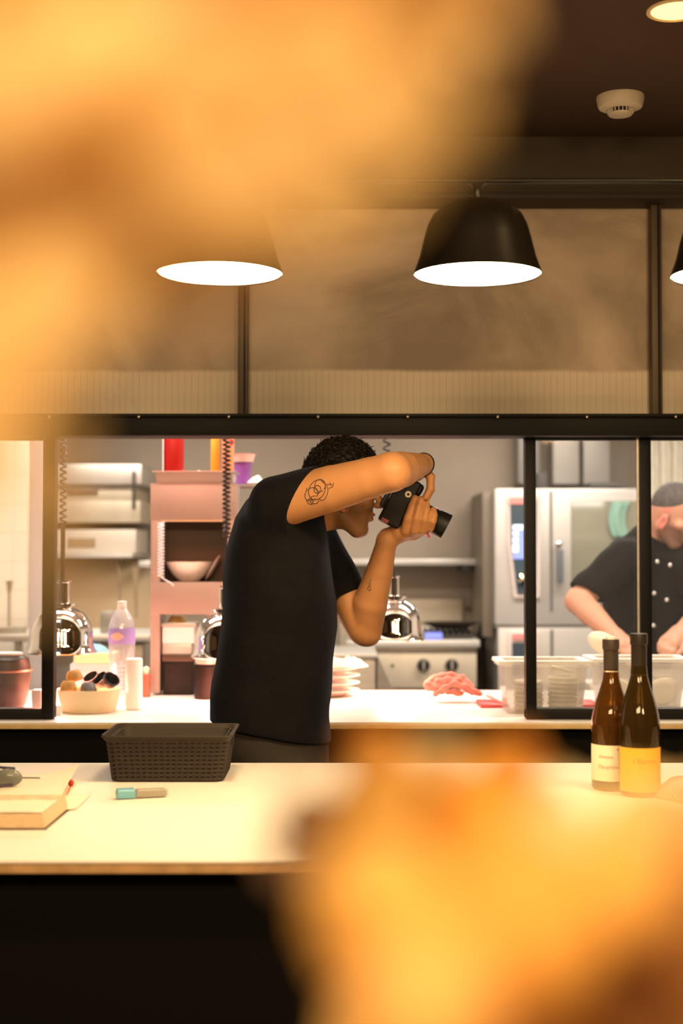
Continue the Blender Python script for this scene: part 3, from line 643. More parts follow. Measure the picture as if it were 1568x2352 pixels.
# plates and towel beside the photographer
for k, (yy, Y) in enumerate(((1582, 4.98), (1563, 4.98), (1544, 4.98), (1528, 4.98))):
    x = pxx(758, Y); z = pz(yy, Y)
    if k == 0: z = ZP+.001
    else: z = ZP+.001+k*.026
    o = MB().lathe([(0, .0), (.045, .0), (.050, .004), (.062, .008), (.092, .019), (.103, .021), (.103, .0235), (.090, .022), (.06, .011), (0, .007)], (x, Y, z), 48).build('dinner_plate', porc, None, (x, Y, z))
    tag(o, ['bottom plate of the white stack right of the photographer', 'second plate from the bottom of the white stack', 'third plate from the bottom of the white stack', 'top plate of the white stack, under the towel'][k], 'plate', 'stacked plates on the pass')
cloth('cream_towel', 'crumpled cream towel on top of the plate stack', 'towel', (pxx(782, 4.98), 4.98, ZP+.001+.078+.022), .095, .07, .036, mat('cream_towel_cotton', (.82, .74, .52), .9, bump=.3), 4)
pinkc = mat('pink_red_cotton', (.66, .22, .17), .9, bump=.4, bscale=150)
PINK = pinkc
redb = mat('red_board', (.62, .07, .06), .45)
for px0, px1, y0, Y, lab in ((1102, 1168, 1590, 4.62, 'red plastic scraper board left of the clear tubs'), (1335, 1375, 1575, 4.62, 'red board glimpsed between the two clear tubs')):
    a = at(px0, 1612, Y); b3 = at(px1, 1612, Y)
    o = MB().span((a.x, Y-.03, ZP), (b3.x, Y+.14, ZP+.012), .003).build('red_board', redb, None, ((a.x+b3.x)/2, Y, ZP)); tag(o, lab, 'board')
x = pxx(1140, 4.66)
o = MB().tube([Vector((pxx(1122, 4.7), 4.72, ZP+.032)), Vector((pxx(1138, 4.66), 4.68, ZP+.026)), Vector((pxx(1158, 4.6), 4.62, ZP+.017))], lambda u: .012-.005*u, 10).build('white_scraper', white, None, (x, 4.66, ZP+.013)); tag(o, 'white plastic scraper handle lying on the red board', 'scraper')

# clear tubs with flatbreads
tubm = clear('frosted_tub', (.95, .93, .90), .2, milk=.20, milkcol=(.92, .86, .80), rough=.1)
rimm = mat('white_tub_rim', (.95, .92, .87), .35)
bread = mat('flatbread', (.58, .50, .34), .8, var=.15, vscale=30)
tubs = [(1166, 1337, 1143, 1355, 4.40, 'left frosted plastic tub with stacked flatbreads behind the window glass'), (1386, 1562, 1358, 1588, 4.52, 'right frosted plastic tub of rolled dough behind the wine bottles')]
for k, (xa, xb, ra, rb, Y, lab) in enumerate(tubs):
    z = ZP+.001; zt = pz(1518 if k == 0 else 1513, Y); X0, X1 = pxx(xa, Y), pxx(xb, Y); dp = .19
    t = thing('plastic_tub', lab, 'tub', ((X0+X1)/2, Y+dp/2, ZP), 'clear tubs on the pass')
    pan(MB(), X0, X1, Y+.02, Y+dp-.02, z, zt-.018, .035, .0025).build('body', tubm, t)
    e = pxx(ra, Y), pxx(rb, Y); m = MB()
    for a, b3 in (((e[0], Y, zt-.012), (e[1], Y+.022, zt)), ((e[0], Y+dp-.022, zt-.012), (e[1], Y+dp, zt)), ((e[0], Y+.02, zt-.012), (e[0]+.024, Y+dp-.02, zt)), ((e[1]-.024, Y+.02, zt-.012), (e[1], Y+dp-.02, zt))): m.span(a, b3, .003)
    m.build('rim', rimm, t)
    if k == 0:
        for q, (px, hgt) in enumerate(((1213, 7), (1291, 8))):
            for j in range(hgt):
                x = pxx(px, Y+.09)+random.uniform(-.002, .002); zz = z+.004+j*.0135
                o = MB().lathe([(0, 0), (.040, 0), (.046, .005), (.0465, .009), (.043, .0125), (0, .0128)], (x, Y+.095, zz), 32).build('flatbread', bread, None, (x, Y+.095, zz))
                tag(o, 'greenish-beige flatbread in the %s pile of the left frosted tub, %s' % (('left', 'right')[q], ('lowest', 'second from bottom', 'third from bottom', 'fourth from bottom', 'fifth from bottom', 'sixth from bottom', 'seventh from bottom', 'eighth from bottom')[j]), 'flatbread', 'flatbreads in the left tub')
        x = pxx(1288, Y+.09); zz = z+.004+8*.0135+.003
        o = MB().lathe([(0, 0), (.030, 0), (.036, .004), (.030, .008), (0, .010)], (x, Y+.095, zz+.014), 28, Matrix.Rotation(R(14), 3, 'Y')).build('flatbread', mat('olive_bread', (.40, .34, .16), .8), None, (x, Y+.095, zz)); tag(o, 'small olive flatbread lying askew on the right pile', 'flatbread', 'flatbreads in the left tub')
    else:
        for px, ang, lb in ((1418, 80, 'pale round of dough standing at the left of the right tub'), (1518, 100, 'pale round of dough standing at the right of the right tub'), (1532, 104, 'second pale dough round leaning behind at the right of the right tub')):
            c = Vector((pxx(px, Y+.08), Y+.085+(.028 if px == 1532 else 0), z+.05))
            o = MB().lathe([(0, -.010), (.036, -.010), (.044, -.004), (.044, .004), (.036, .010), (0, .010)], c, 32, Matrix.Rotation(R(ang), 3, 'X') @ Matrix.Rotation(R(8), 3, 'Y')).build('dough_round', mat('pale_dough', (.78, .68, .48), .7), None, c); tag(o, lb, 'dough')

# ---------------------------------------------------------------- far kitchen
def uthing(name, label, cat, x0, x1, Y, d): return thing(name, label, cat, ((pxx(x0, Y)+pxx(x1, Y))/2, Y+d/2, 0))
# stove
Ys = 7.9; t = uthing('gas_range', 'steel gas range with two dark knobs against the back wall', 'stove', 800, 1098, Ys, .8)
cream_s = mat('warm_steel_panel', (.66, .58, .45), .4, .35, var=.05)
MB().span((pxx(800, Ys), Ys+.02, 0), (pxx(1092, Ys), Ys+.8, pz(1498, Ys)), .004).build('body', steel_d, t)
MB().span((pxx(795, Ys), Ys-.03, pz(1486, Ys)), (pxx(1100, Ys), Ys+.8, pz(1470, Ys)), .006).build('cooktop', steel_l, t)
MB().span((pxx(860, Ys), Ys, pz(1498, Ys)), (pxx(1094, Ys), Ys+.02, pz(1486, Ys)), .003).build('lip', steel, t)
MB().px(862, 1500, 1094, 1580, Ys-.005, .03, .004).build('control_panel', cream_s, t)
MB().px(880, 1590, 1090, 1780, Ys, .03, .006).build('oven_door', steel, t)
for px in (972, 1037):
    c = at(px, 1528, Ys-.008)
    kk = MB().lathe([(0, 0), (.036, 0), (.036, .010), (.030, .026), (0, .028)], c, 28, Matrix.Rotation(R(90), 3, 'X')).build('knob', blackp, t)
    MB().box(c+Vector((0, -.033, 0)), (.012, .012, .055), bev=.003).build('grip', mat('knob_face', (.35, .3, .25), .4), kk)
MB().ball(at(901, 1529, Ys-.006), .009, (1, .5, 1), 10).build('indicator', black, t)
m = MB()
for px in range(985, 1085, 14): m.px(px-2, 1452, px+3, 1458, Ys+.1, .5)
m.px(978, 1458, 1086, 1470, Ys+.1, .012); m.px(978, 1452, 1086, 1457, Ys+.55, .012); m.build('grate', mat('cast_iron', (.03, .024, .018), .7), t)
MB().px(960, 1440, 1050, 1452, Ys+.62, .06, .004).build('backguard', steel_l, t)
MB().lathe([(0, 0), (.10, 0), (.15, .03), (.17, .032), (.12, .012), (0, .008)], (pxx(1034, Ys+.3), Ys+.33, pz(1470, Ys)+.05), 32).build('burner_pan', mat('dark_pan', (.05, .035, .025), .5), t)
fl = mat('gas_flame', (.2, .25, .9), .5, emit=(.25, .28, .9), es=.35)
m = MB()
for k in range(7): m.lathe([(.004, 0), (.010, .012), (.006, .03), (0, .042)], (pxx(978+k*5.5, Ys+.1), Ys+.07, pz(1470, Ys)+.002), 8)
m.build('flame', fl, t)
# side prep unit left of stove
t = uthing('steel_prep_unit', 'grey steel prep unit behind the plate stack', 'cabinet', 640, 870, 7.0, .7)
MB().span((pxx(560, 6.9), 6.9, 0), (pxx(862, 6.9), 7.5, pz(1512, 6.9)), .006).build('body', steel, t)
MB().span((pxx(556, 6.9), 6.88, pz(1512, 6.9)), (pxx(866, 6.9), 7.52, pz(1502, 6.9)), .004).build('top', steel_l, t)
MB().poly([at(866, 1505, 6.9), at(905, 1590, 6.9), at(866, 1590, 6.9)], Vector((0, .4, 0))).build('side_wing', steel, t)
# back shelf
Yh = 8.55; t = thing('wall_shelf', 'steel wall shelf above the stove with dark bracket', 'shelf', (pxx(940, Yh), 8.99, pz(1298, Yh)))
MB().px(560, 1284, 1092, 1298, Yh, .45, .004).build('board', steel_l, t)
MB().px(1062, 1298, 1084, 1312, Yh+.02, .4, .004).build('bracket', mat('dark_bracket', (.04, .032, .025), .5), t)
MB().px(640, 1298, 662, 1312, Yh+.02, .4, .004).build('bracket', mat('dark_bracket2', (.04, .032, .025), .5), t)
t = thing('splashback', 'added sheet tinted with warm haze on the back wall under the left shelf', 'splashback', (pxx(200, 8.97), 8.98, 0.9))  # added sheet carrying the haze colour, not a real splashback
MB().px(50, 1283, 352, 1640, 8.96, .02, .002).build('sheet', mat('haze_tan', (.78, .62, .42), .45), t)  # tan colour puts the warm haze of the leaves on an added sheet
t = thing('splashback', 'pale steel splashback sheet behind the stove', 'splashback', (pxx(940, 8.97), 8.98, 0.9))
MB().px(780, 1376, 1062, 1500, 8.96, .02, .002).build('sheet', cream_s, t)
MB().ball(at(1074, 1397, 8.95), .015, (1, .5, 1), 10).build('bolt', mat('rust', (.25, .12, .06), .6), t)
o = MB().span((pxx(1093, 8.7), 8.7, 0), (pxx(1106, 8.7), 8.99, pz(1140, 8.7)), .004).build('wall_duct', mat('dark_duct', (.10, .08, .06), .5), None, (pxx(1100, 8.7), 8.85, 0)); tag(o, 'dark vertical duct between the stove and the combi oven', 'duct')
# combi oven
Yo = 8.0; t = uthing('combi_oven', 'tall steel combi oven with blue-lit control screen and glass door', 'oven', 1135, 1480, Yo, .8)
ovb = mat('oven_steel', (.66, .63, .60), .36, .45, var=.05, vscale=3)
MB().px(1137, 1122, 1480, 1436, Yo, .8, .012).build('body', ovb, t)
fr_m = mat('pinkish_bezel', (.78, .66, .62), .4)
m = MB().poly([at(1163, 1138, Yo), at(1166, 1250, Yo), at(1180, 1372, Yo), at(1238, 1372, Yo), at(1240, 1138, Yo)], Vector((0, -.025, 0))); m.build('bezel', fr_m, t)
scr = MB().poly([at(1171, 1146, Yo-.03), at(1174, 1250, Yo-.03), at(1187, 1364, Yo-.03), at(1230, 1364, Yo-.03), at(1232, 1146, Yo-.03)], Vector((0, -.004, 0))).build('control_glass', mat('slate_glass', (.06, .09, .11), .2), t)
MB().px(1172, 1143, 1230, 1158, Yo-.042, .006).build('red_badge', mat('pink_badge', (.75, .28, .26), .5), t)
icon = mat('screen_icons', (.8, .9, 1), .5, emit=(.75, .85, 1), es=1.0); blu = mat('screen_blue', (.2, .25, .6), .5, emit=(.22, .27, .75), es=.7)
MB().px(1178, 1208, 1226, 1284, Yo-.040, .004).build('screen', blu, t)
m = MB(); m.px(1178, 1206, 1210, 1216, Yo-.044, .003)
for y in (1220, 1235, 1249, 1258): m.px(1178, y, 1189, y+10, Yo-.044, .003, .0)
m.build('screen_icon', icon, t)
MB().lathe([(0, 0), (.030, 0), (.028, .02), (0, .022)], at(1200, 1330, Yo-.036), 24, Matrix.Rotation(R(90), 3, 'X')).build('dial', chrome, t)
MB().px(1263, 1128, 1268, 1405, Yo-.003, .006).build('door_gap', mat('gap', (.14, .12, .11), .6), t)
MB().px(1312, 1150, 1470, 1400, Yo-.008, .01, .003).build('door_glass', mat('green_grey_glass', (.26, .25, .19), .12, coat=.5), t)
MB().px(1280, 1262, 1294, 1340, Yo-.06, .03, .008).build('handle', mat('blue_grey_handle', (.13, .15, .18), .35), t)
MB().ball(at(1283, 1250, Yo-.04), .022, (1, .6, 1), 14).build('handle_hub', chrome, t)
MB().px(1137, 1436, 1480, 1442, Yo+.01, .7).build('seam', mat('seam', (.25, .22, .19), .6), t)
MB().px(1145, 1442, 1480, 1900, Yo+.005, .78, .01).build('lower_body', ovb, t)
MB().px(1168, 1450, 1238, 1560, Yo-.02, .03, .006).build('lower_bezel', fr_m, t)
MB().px(1176, 1456, 1230, 1470, Yo-.03, .012).build('lower_badge', mat('pink_badge2', (.75, .28, .26), .5), t)
MB().px(1176, 1476, 1230, 1552, Yo-.03, .012).build('lower_panel', mat('slate_panel', (.06, .08, .10), .3), t)
MB().px(1265, 1446, 1270, 1700, Yo-.001, .006).build('lower_door_gap', mat('gap2', (.14, .12, .11), .6), t)
MB().span((pxx(1112, Yo), Yo+.1, .95), (pxx(1136, Yo), Yo+.75, pz(1128, Yo)), .004).build('side_duct', mat('brown_grey_side', (.22, .18, .14), .5, .3), t)
m = MB()
for px, y in ((1245, 1085), ): m.px(px-12, y, px+12, 1120, Yo+.3, .2, .01)
m.px(1355, 1108, 1440, 1119, Yo+.2, .3, .006); o = m.build('oven_top_tools', mat('dark_grey', (.10, .09, .09), .5), None, at(1300, 1122, Yo+.3)); tag(o, 'dark fittings lying on top of the combi oven', 'fittings')
o = MB().grid(lambda u, v: at(1408+40*u-12*math.sin(v*3), 1236-84*v, Yo-.03)+Vector((0, .008*math.sin(u*9), 0)), 10, 10).build('teal_reflection', mat('teal_reflection_tint', (.24, .42, .34), .8), None, at(1425, 1236, Yo-.03)); tag(o, 'teal reflection in the combi oven door, modelled as a hung sheet', 'cloth')  # reflection in the door glass, put in as a teal sheet
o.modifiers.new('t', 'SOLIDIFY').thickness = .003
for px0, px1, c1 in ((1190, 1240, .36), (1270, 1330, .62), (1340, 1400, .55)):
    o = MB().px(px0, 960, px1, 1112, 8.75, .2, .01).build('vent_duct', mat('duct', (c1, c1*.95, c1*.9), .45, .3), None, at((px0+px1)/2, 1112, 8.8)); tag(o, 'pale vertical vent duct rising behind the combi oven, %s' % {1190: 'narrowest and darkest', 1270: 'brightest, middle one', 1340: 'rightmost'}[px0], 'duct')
# bright strip curtain at far right
t = thing('strip_curtain', 'pale hanging plastic strips at the kitchen end behind the cook', 'curtain', (pxx(1540, 8.4), 8.4, 0))
m = MB()
for k in range(14): m.span((pxx(1490+k*14, 8.4), 8.4+.02*(k % 2), .1), (pxx(1503+k*14, 8.4), 8.41+.02*(k % 2), 2.5), .002)
m.build('strips', mat('cream_strip', (.80, .74, .60), .35, var=.15, vscale=12, stretch=(8, 1, 1)), t)
MB().span((pxx(1485, 8.4), 8.39, 2.5), (pxx(1690, 8.4), 8.45, 2.54)).build('rail', steel, t)

# left back: grill unit and microwave
Yg = 8.3; t = thing('salamander_grill', 'steel wall-hung grill with bright hood and dark handle slot', 'grill', (pxx(225, Yg), 8.99, pz(1210, Yg)))
MB().px(60, 1066, 325, 1112, Yg-.06, .7, .006).build('hood', steel_l, t)
MB().px(60, 1112, 312, 1122, Yg-.02, .6).build('seam', steel_d, t)
MB().px(60, 1120, 310, 1150, Yg, .6, .004).build('upper_panel', cream_s, t)
MB().px(150, 1122, 222, 1134, Yg-.03, .04, .006).build('handle', mat('brown_slot', (.20, .13, .08), .5), t)
MB().px(60, 1150, 322, 1200, Yg, .6, .004).build('lower_panel', cream_s, t)
MB().px(303, 1082, 310, 1170, Yg-.10, .03, .004).build('side_lever', mat('dark_lever', (.06, .05, .04), .5), t)
t = thing('microwave', 'pale box oven with small brown window on the left wall shelf', 'microwave', (pxx(220, Yg), 8.7, pz(1272, Yg)))
MB().px(60, 1216, 312, 1271, Yg, .5, .006).build('body', mat('pale_panel', (.74, .66, .56), .4, .2), t)
MB().px(154, 1236, 218, 1258, Yg-.006, .01, .003).build('window', mat('brown_window', (.36, .25, .15), .3), t)
t = thing('wall_shelf', 'pale steel shelf under the box oven on the left', 'shelf', (pxx(200, Yg), 8.99, pz(1281, Yg)))
MB().px(60, 1272, 304, 1281, Yg-.05, .72, .003).build('board', steel_l, t)
MB().poly([at(265, 1281, Yg), at(275, 1281, Yg), at(275, 1300, Yg+.6)], Vector((.03, 0, 0))).build('bracket', steel_d, t)
o = MB().px(318, 1288, 345, 1303, Yg, .68, .006).build('wall_ledge', steel_l, None, at(330, 1303, 8.99)); tag(o, 'short steel ledge beside the shelf tower', 'ledge')
o = MB().px(197, 1314, 276, 1402, 8.97, .01).build('wall_notice', mat('notice_paper', (.80, .74, .70), .7), None, at(236, 1402, 8.98)); tag(o, 'white paper notice with salmon heading on the back wall', 'notice')
LOC[o.name] = Vector(at(236, 1402, 8.98)); MB().px(203, 1316, 272, 1328, 8.965, .004).build('heading', mat('salmon', (.72, .42, .32), .7), o)
hk_ = None
for px, y0, y1, r, lab in ((276, 1282, 1385, .006, 'slim steel ladle hanging beside the wall notice'), (310, 1300, 1420, .011, 'wide knife hanging right of the wall notice')):
    Y = 8.32; m = MB(); m.tube([at(px-4, y0-6, Y-.02), at(px-4, y0-6, 8.95)], .004, 6); a = at(px, y0, Y); b3 = at(px, y1, Y)
    if r > .01: m.poly([at(px-8, y0, Y), at(px+8, y0, Y), at(px+5, y1, Y), at(px+1, y1, Y)], Vector((0, .004, 0)))
    else: m.tube([at(px-12, y0, Y), at(px-2, y0+30, Y), at(px, y1, Y)], r, 6)
    o = m.build('hanging_utensil', mat('brown_steel', (.40, .30, .18), .4, .4), None, at(px, y0, Y)); tag(o, lab, 'utensil')
o = MB().span((pxx(230, 6.9), 6.9, pz(1458, 6.8)), (pxx(262, 6.9), 7.05, pz(1405, 6.9)), .01).build('steel_canister', steel_d, None, (pxx(246, 6.9), 7, pz(1458, 6.8))); tag(o, 'dull steel canister seen behind the left heat lamp', 'canister')
# left steel table + stand
Yt = 6.8; t = thing('prep_table', 'steel prep table running along the kitchen behind the left window', 'table', (pxx(160, Yt), Yt+.3, 0))
MB().span((-2.6, Yt, pz(1474, Yt)), (pxx(345, Yt), Yt+.6, pz(1458, Yt)), .005).build('table_top', steel_l, t)
for px in (-200, 40, 335):
    for dy in (.04, .54): MB().cyl((pxx(px, Yt), Yt+dy, 0), (pxx(px, Yt), Yt+dy, pz(1474, Yt)), .02, n=12).build('leg', steel_d, t)
MB().span((-2.5, Yt+.05, .25), (pxx(340, Yt), Yt+.55, .27)).build('lower_shelf', steel_d, t)
MB().span((pxx(60, Yt), Yt+.15, pz(1474, Yt)-.45), (pxx(330, Yt), Yt+.5, pz(1476, Yt)), .005).build('drawer_case', steel, t)
x = pxx(22, 6.95); t = thing('measuring_stand', 'thin steel stand with cone top on the prep table behind the left pane', 'stand', (x, 6.95, pz(1458, Yt)))
z1 = pz(1458, Yt)
MB().lathe([(0, 0), (.085, 0), (.085, .03), (0, .035)], (x, 6.95, z1), 24).build('base', steel_d, t)
MB().cyl((x, 6.95, z1+.03), (x, 6.95, pz(1362, 6.95)), .007, n=10).build('rod', steel_d, t)
MB().cyl((x, 6.95, pz(1362, 6.95)), (x, 6.95, pz(1333, 6.95)), .008, .018, n=16).build('cone', steel_d, t)
struct('trim_6', MB().span((pxx(66, 6.2), 6.2, 0), (pxx(96, 6.2), 6.26, ZC), .01), mat('lilac_pillar', (.60, .55, .56), .4))
struct('wall_kitchen_left', MB().span((-3.1, 7.6, 0), (pxx(64, 7.6), 7.66, ZC)), tilem)
# ---------------------------------------------------------------- people: smooth-blended bodies, surfaced on a grid
class SDF:
    def __init__(s, lo, hi, vox):
        s.v = vox; s.lo = np.array(lo, dtype=np.float32); s.n = np.ceil((np.array(hi)-s.lo)/vox).astype(int)+1
        s.F = np.full(s.n, .05, np.float32)
    def _sub(s, lo, hi):
        a = np.maximum(0, np.floor((lo-s.lo)/s.v).astype(int)); b = np.minimum(s.n, np.ceil((hi-s.lo)/s.v).astype(int)+1)
        if np.any(b <= a): return None
        sl = tuple(slice(x, y) for x, y in zip(a, b))
        ax = [s.lo[i]+s.v*np.arange(a[i], b[i], dtype=np.float32) for i in range(3)]
        return sl, np.meshgrid(*ax, indexing='ij', sparse=True)
    def _apply(s, sl, d, k, sub):
        f = s.F[sl]
        if sub:   # smooth subtraction
            h = np.clip(.5-.5*(f+d)/k, 0, 1); s.F[sl] = f*(1-h)+(-d)*h+k*h*(1-h)
        else:
            h = np.clip(.5+.5*(f-d)/k, 0, 1); s.F[sl] = f*(1-h)+d*h-k*h*(1-h)
    def cone(s, a, b, ra, rb, k=.012, sub=False, clip=None, flat=None):
        a = np.array(a, dtype=np.float32); b = np.array(b, dtype=np.float32); m = max(ra, rb)+k+3*s.v
        q = s._sub(np.minimum(a, b)-m, np.maximum(a, b)+m)
        if q is None: return s
        sl, (X, Y, Z) = q; ab = b-a; L2 = float(ab@ab)+1e-12
        px, py, pz_ = X-a[0], Y-a[1], Z-a[2]
        t = np.clip((px*ab[0]+py*ab[1]+pz_*ab[2])/L2, 0, 1)
        dx, dy, dz = px-t*ab[0], py-t*ab[1], pz_-t*ab[2]
        if flat is not None:   # (axis, factor): squash along axis
            ax, fa = flat; ax = np.array(ax)/np.linalg.norm(ax); c = (dx*ax[0]+dy*ax[1]+dz*ax[2])*(fa-1)
            dx, dy, dz = dx+c*ax[0], dy+c*ax[1], dz+c*ax[2]
        d = np.sqrt(dx*dx+dy*dy+dz*dz)-(ra+(rb-ra)*t)
        if flat is not None: d = d/max(1, flat[1])*1.0
        if clip is not None:
            for p, nrm in clip:
                nrm = np.array(nrm)/np.linalg.norm(nrm); d = np.maximum(d, (X-p[0])*nrm[0]+(Y-p[1])*nrm[1]+(Z-p[2])*nrm[2])
        s._apply(sl, d, k, sub); return s
    def chain(s, pts, rs, k=.012, **kw):
        for i in range(len(pts)-1): s.cone(pts[i], pts[i+1], rs[i], rs[i+1], k if i == 0 else min(k, .004), **kw)
        return s
    def ell(s, c, r, M3=None, k=.012, sub=False):
        c = np.array(c, dtype=np.float32); m = max(r)+k+3*s.v; q = s._sub(c-m, c+m)
        if q is None: return s
        sl, (X, Y, Z) = q; A = np.eye(3) if M3 is None else np.array(M3)   # rows = local axes
        p = [X-c[0], Y-c[1], Z-c[2]]; u = [(p[0]*A[i][0]+p[1]*A[i][1]+p[2]*A[i][2]) for i in range(3)]
        k0 = np.sqrt(sum((u[i]/r[i])**2 for i in range(3))); k1 = np.sqrt(sum((u[i]/r[i]**2)**2 for i in range(3)))+1e-9
        s._apply(sl, k0*(k0-1)/k1, k, sub); return s
    def loft(s, rows, k=.015, clip=None, noisef=None):
        """rows: (z, xmin, xmax, y0, halfy) interpolated; elliptical section"""
        rows = sorted(rows); zs = np.array([r[0] for r in rows])
        lo = np.array([min(r[1] for r in rows), min(r[3]-r[4] for r in rows), zs[0]]); hi = np.array([max(r[2] for r in rows), max(r[3]+r[4] for r in rows), zs[-1]])
        sl, (X, Y, Z) = s._sub(lo-k-.02, hi+k+.02); z = np.clip(Z, zs[0], zs[-1])
        I = lambda i: np.interp(z, zs, [r[i] for r in rows]).astype(np.float32)
        x0, x1, yc, hy = I(1), I(2), I(3), I(4); cx = (x0+x1)/2; hx = (x1-x0)/2
        ex = 2.3
        kk = (np.abs((X-cx)/hx)**ex+np.abs((Y-yc)/hy)**ex)**(1/ex)
        d = (kk-1)*np.minimum(hx, hy); d = np.maximum(d, np.maximum(Z-zs[-1], zs[0]-Z))
        if clip is not None:
            for p, nrm in clip:
                nrm = np.array(nrm)/np.linalg.norm(nrm); d = np.maximum(d, (X-p[0])*nrm[0]+(Y-p[1])*nrm[1]+(Z-p[2])*nrm[2])
        s._apply(sl, d.astype(np.float32), k, False); return s
    def halfspace(s, p, nrm):
        nrm = np.array(nrm)/np.linalg.norm(nrm); sl, (X, Y, Z) = s._sub(s.lo, s.lo+s.n*s.v)
        s.F = np.maximum(s.F, (X-p[0])*nrm[0]+(Y-p[1])*nrm[1]+(Z-p[2])*nrm[2]).astype(np.float32); return s
    def bumps(s, amp, fn):
        sl, (X, Y, Z) = s._sub(s.lo, s.lo+s.n*s.v); s.F = (s.F+amp*fn(X, Y, Z)).astype(np.float32); return s
    def mesh(s, name, mat_, parent, smooth=2):
        F = s.F; I = F < 0; n = np.array(F.shape)
        # cells with sign change
        c = [I[dx:n[0]-1+dx, dy:n[1]-1+dy, dz:n[2]-1+dz] for dx in (0, 1) for dy in (0, 1) for dz in (0, 1)]
        anyv = c[0].copy(); allv = c[0].copy()
        for q in c[1:]: anyv |= q; allv &= q
        act = anyv & ~allv; idx = np.argwhere(act); vid = np.full(act.shape, -1, np.int32); vid[act] = np.arange(len(idx))
        pos = np.zeros((len(idx), 3)); cnt = np.zeros(len(idx))
        cor = [(x, y, z) for x in (0, 1) for y in (0, 1) for z in (0, 1)]
        val = {q: F[idx[:, 0]+q[0], idx[:, 1]+q[1], idx[:, 2]+q[2]] for q in cor}
        for a in cor:
            for ax in range(3):
                if a[ax] == 0:
                    b = list(a); b[ax] = 1; b = tuple(b); va, vb = val[a], val[b]; m = (va < 0) != (vb < 0)
                    t = np.where(m, va/np.where(m, va-vb, 1), 0)
                    p = np.array(a)[None]+np.zeros((len(idx), 3)); p[:, ax] += t
                    pos[m] += p[m]; cnt[m] += 1
        V = (idx+pos/cnt[:, None])*s.v+s.lo[None]
        faces = []
        for ax in range(3):
            o1, o2 = [(1, 2), (2, 0), (0, 1)][ax]
            A = np.take(I, range(0, n[ax]-1), ax); B = np.take(I, range(1, n[ax]), ax); ch = np.argwhere(A != B)
            ok = (ch[:, o1] > 0) & (ch[:, o2] > 0) & (ch[:, o1] < n[o1]-1) & (ch[:, o2] < n[o2]-1); ch = ch[ok]
            sgn = I[ch[:, 0], ch[:, 1], ch[:, 2]]
            def g(d1, d2):
                q = ch.copy(); q[:, o1] -= d1; q[:, o2] -= d2; return vid[q[:, 0], q[:, 1], q[:, 2]]
            Q = np.stack([g(1, 1), g(0, 1), g(0, 0), g(1, 0)], 1); Q[~sgn] = Q[~sgn][:, ::-1]; faces.append(Q)
        Q = np.concatenate(faces); Q = Q[(Q >= 0).all(1)]
        for _ in range(smooth):
            acc = np.zeros_like(V); ct = np.zeros(len(V))
            for i in range(4):
                for j in (1, 3): np.add.at(acc, Q[:, i], V[Q[:, (i+j) % 4]]); np.add.at(ct, Q[:, i], 1)
            V = V*.45+.55*acc/np.maximum(1, ct)[:, None]
        off = np.array(LOC[parent.name]); me = bpy.data.meshes.new(name)
        me.vertices.add(len(V)); me.vertices.foreach_set('co', (V-off[None]).astype(np.float32).ravel())
        me.loops.add(len(Q)*4); me.loops.foreach_set('vertex_index', Q.astype(np.int32).ravel())
        me.polygons.add(len(Q)); me.polygons.foreach_set('loop_start', np.arange(0, len(Q)*4, 4, dtype=np.int32)); me.polygons.foreach_set('loop_total', np.full(len(Q), 4, np.int32))
        me.update(calc_edges=True); me.polygons.foreach_set('use_smooth', np.ones(len(Q), bool)); me.materials.append(mat_)
        o = link(name, me, parent, LOC[parent.name]); s.V = V; return o
def vcol(o, cols):
    at_ = o.data.color_attributes.new('tint', 'FLOAT_COLOR', 'POINT'); at_.data.foreach_set('color', np.concatenate([cols, np.ones((len(cols), 1))], 1).astype(np.float32).ravel())
def skin_mat(name, rough=.45):
    m = mat(name, (.5, .3, .2), rough, sub=.12, bump=.12, bscale=350, spec=.4); nt = m.node_tree; a = nt.nodes.new('ShaderNodeVertexColor'); a.layer_name = 'tint'
    nt.links.new(a.outputs[0], nt.nodes['Principled BSDF'].inputs['Base Color']); return m
def sstep(a, b, x): t = np.clip((x-a)/(b-a), 0, 1); return t*t*(3-2*t)
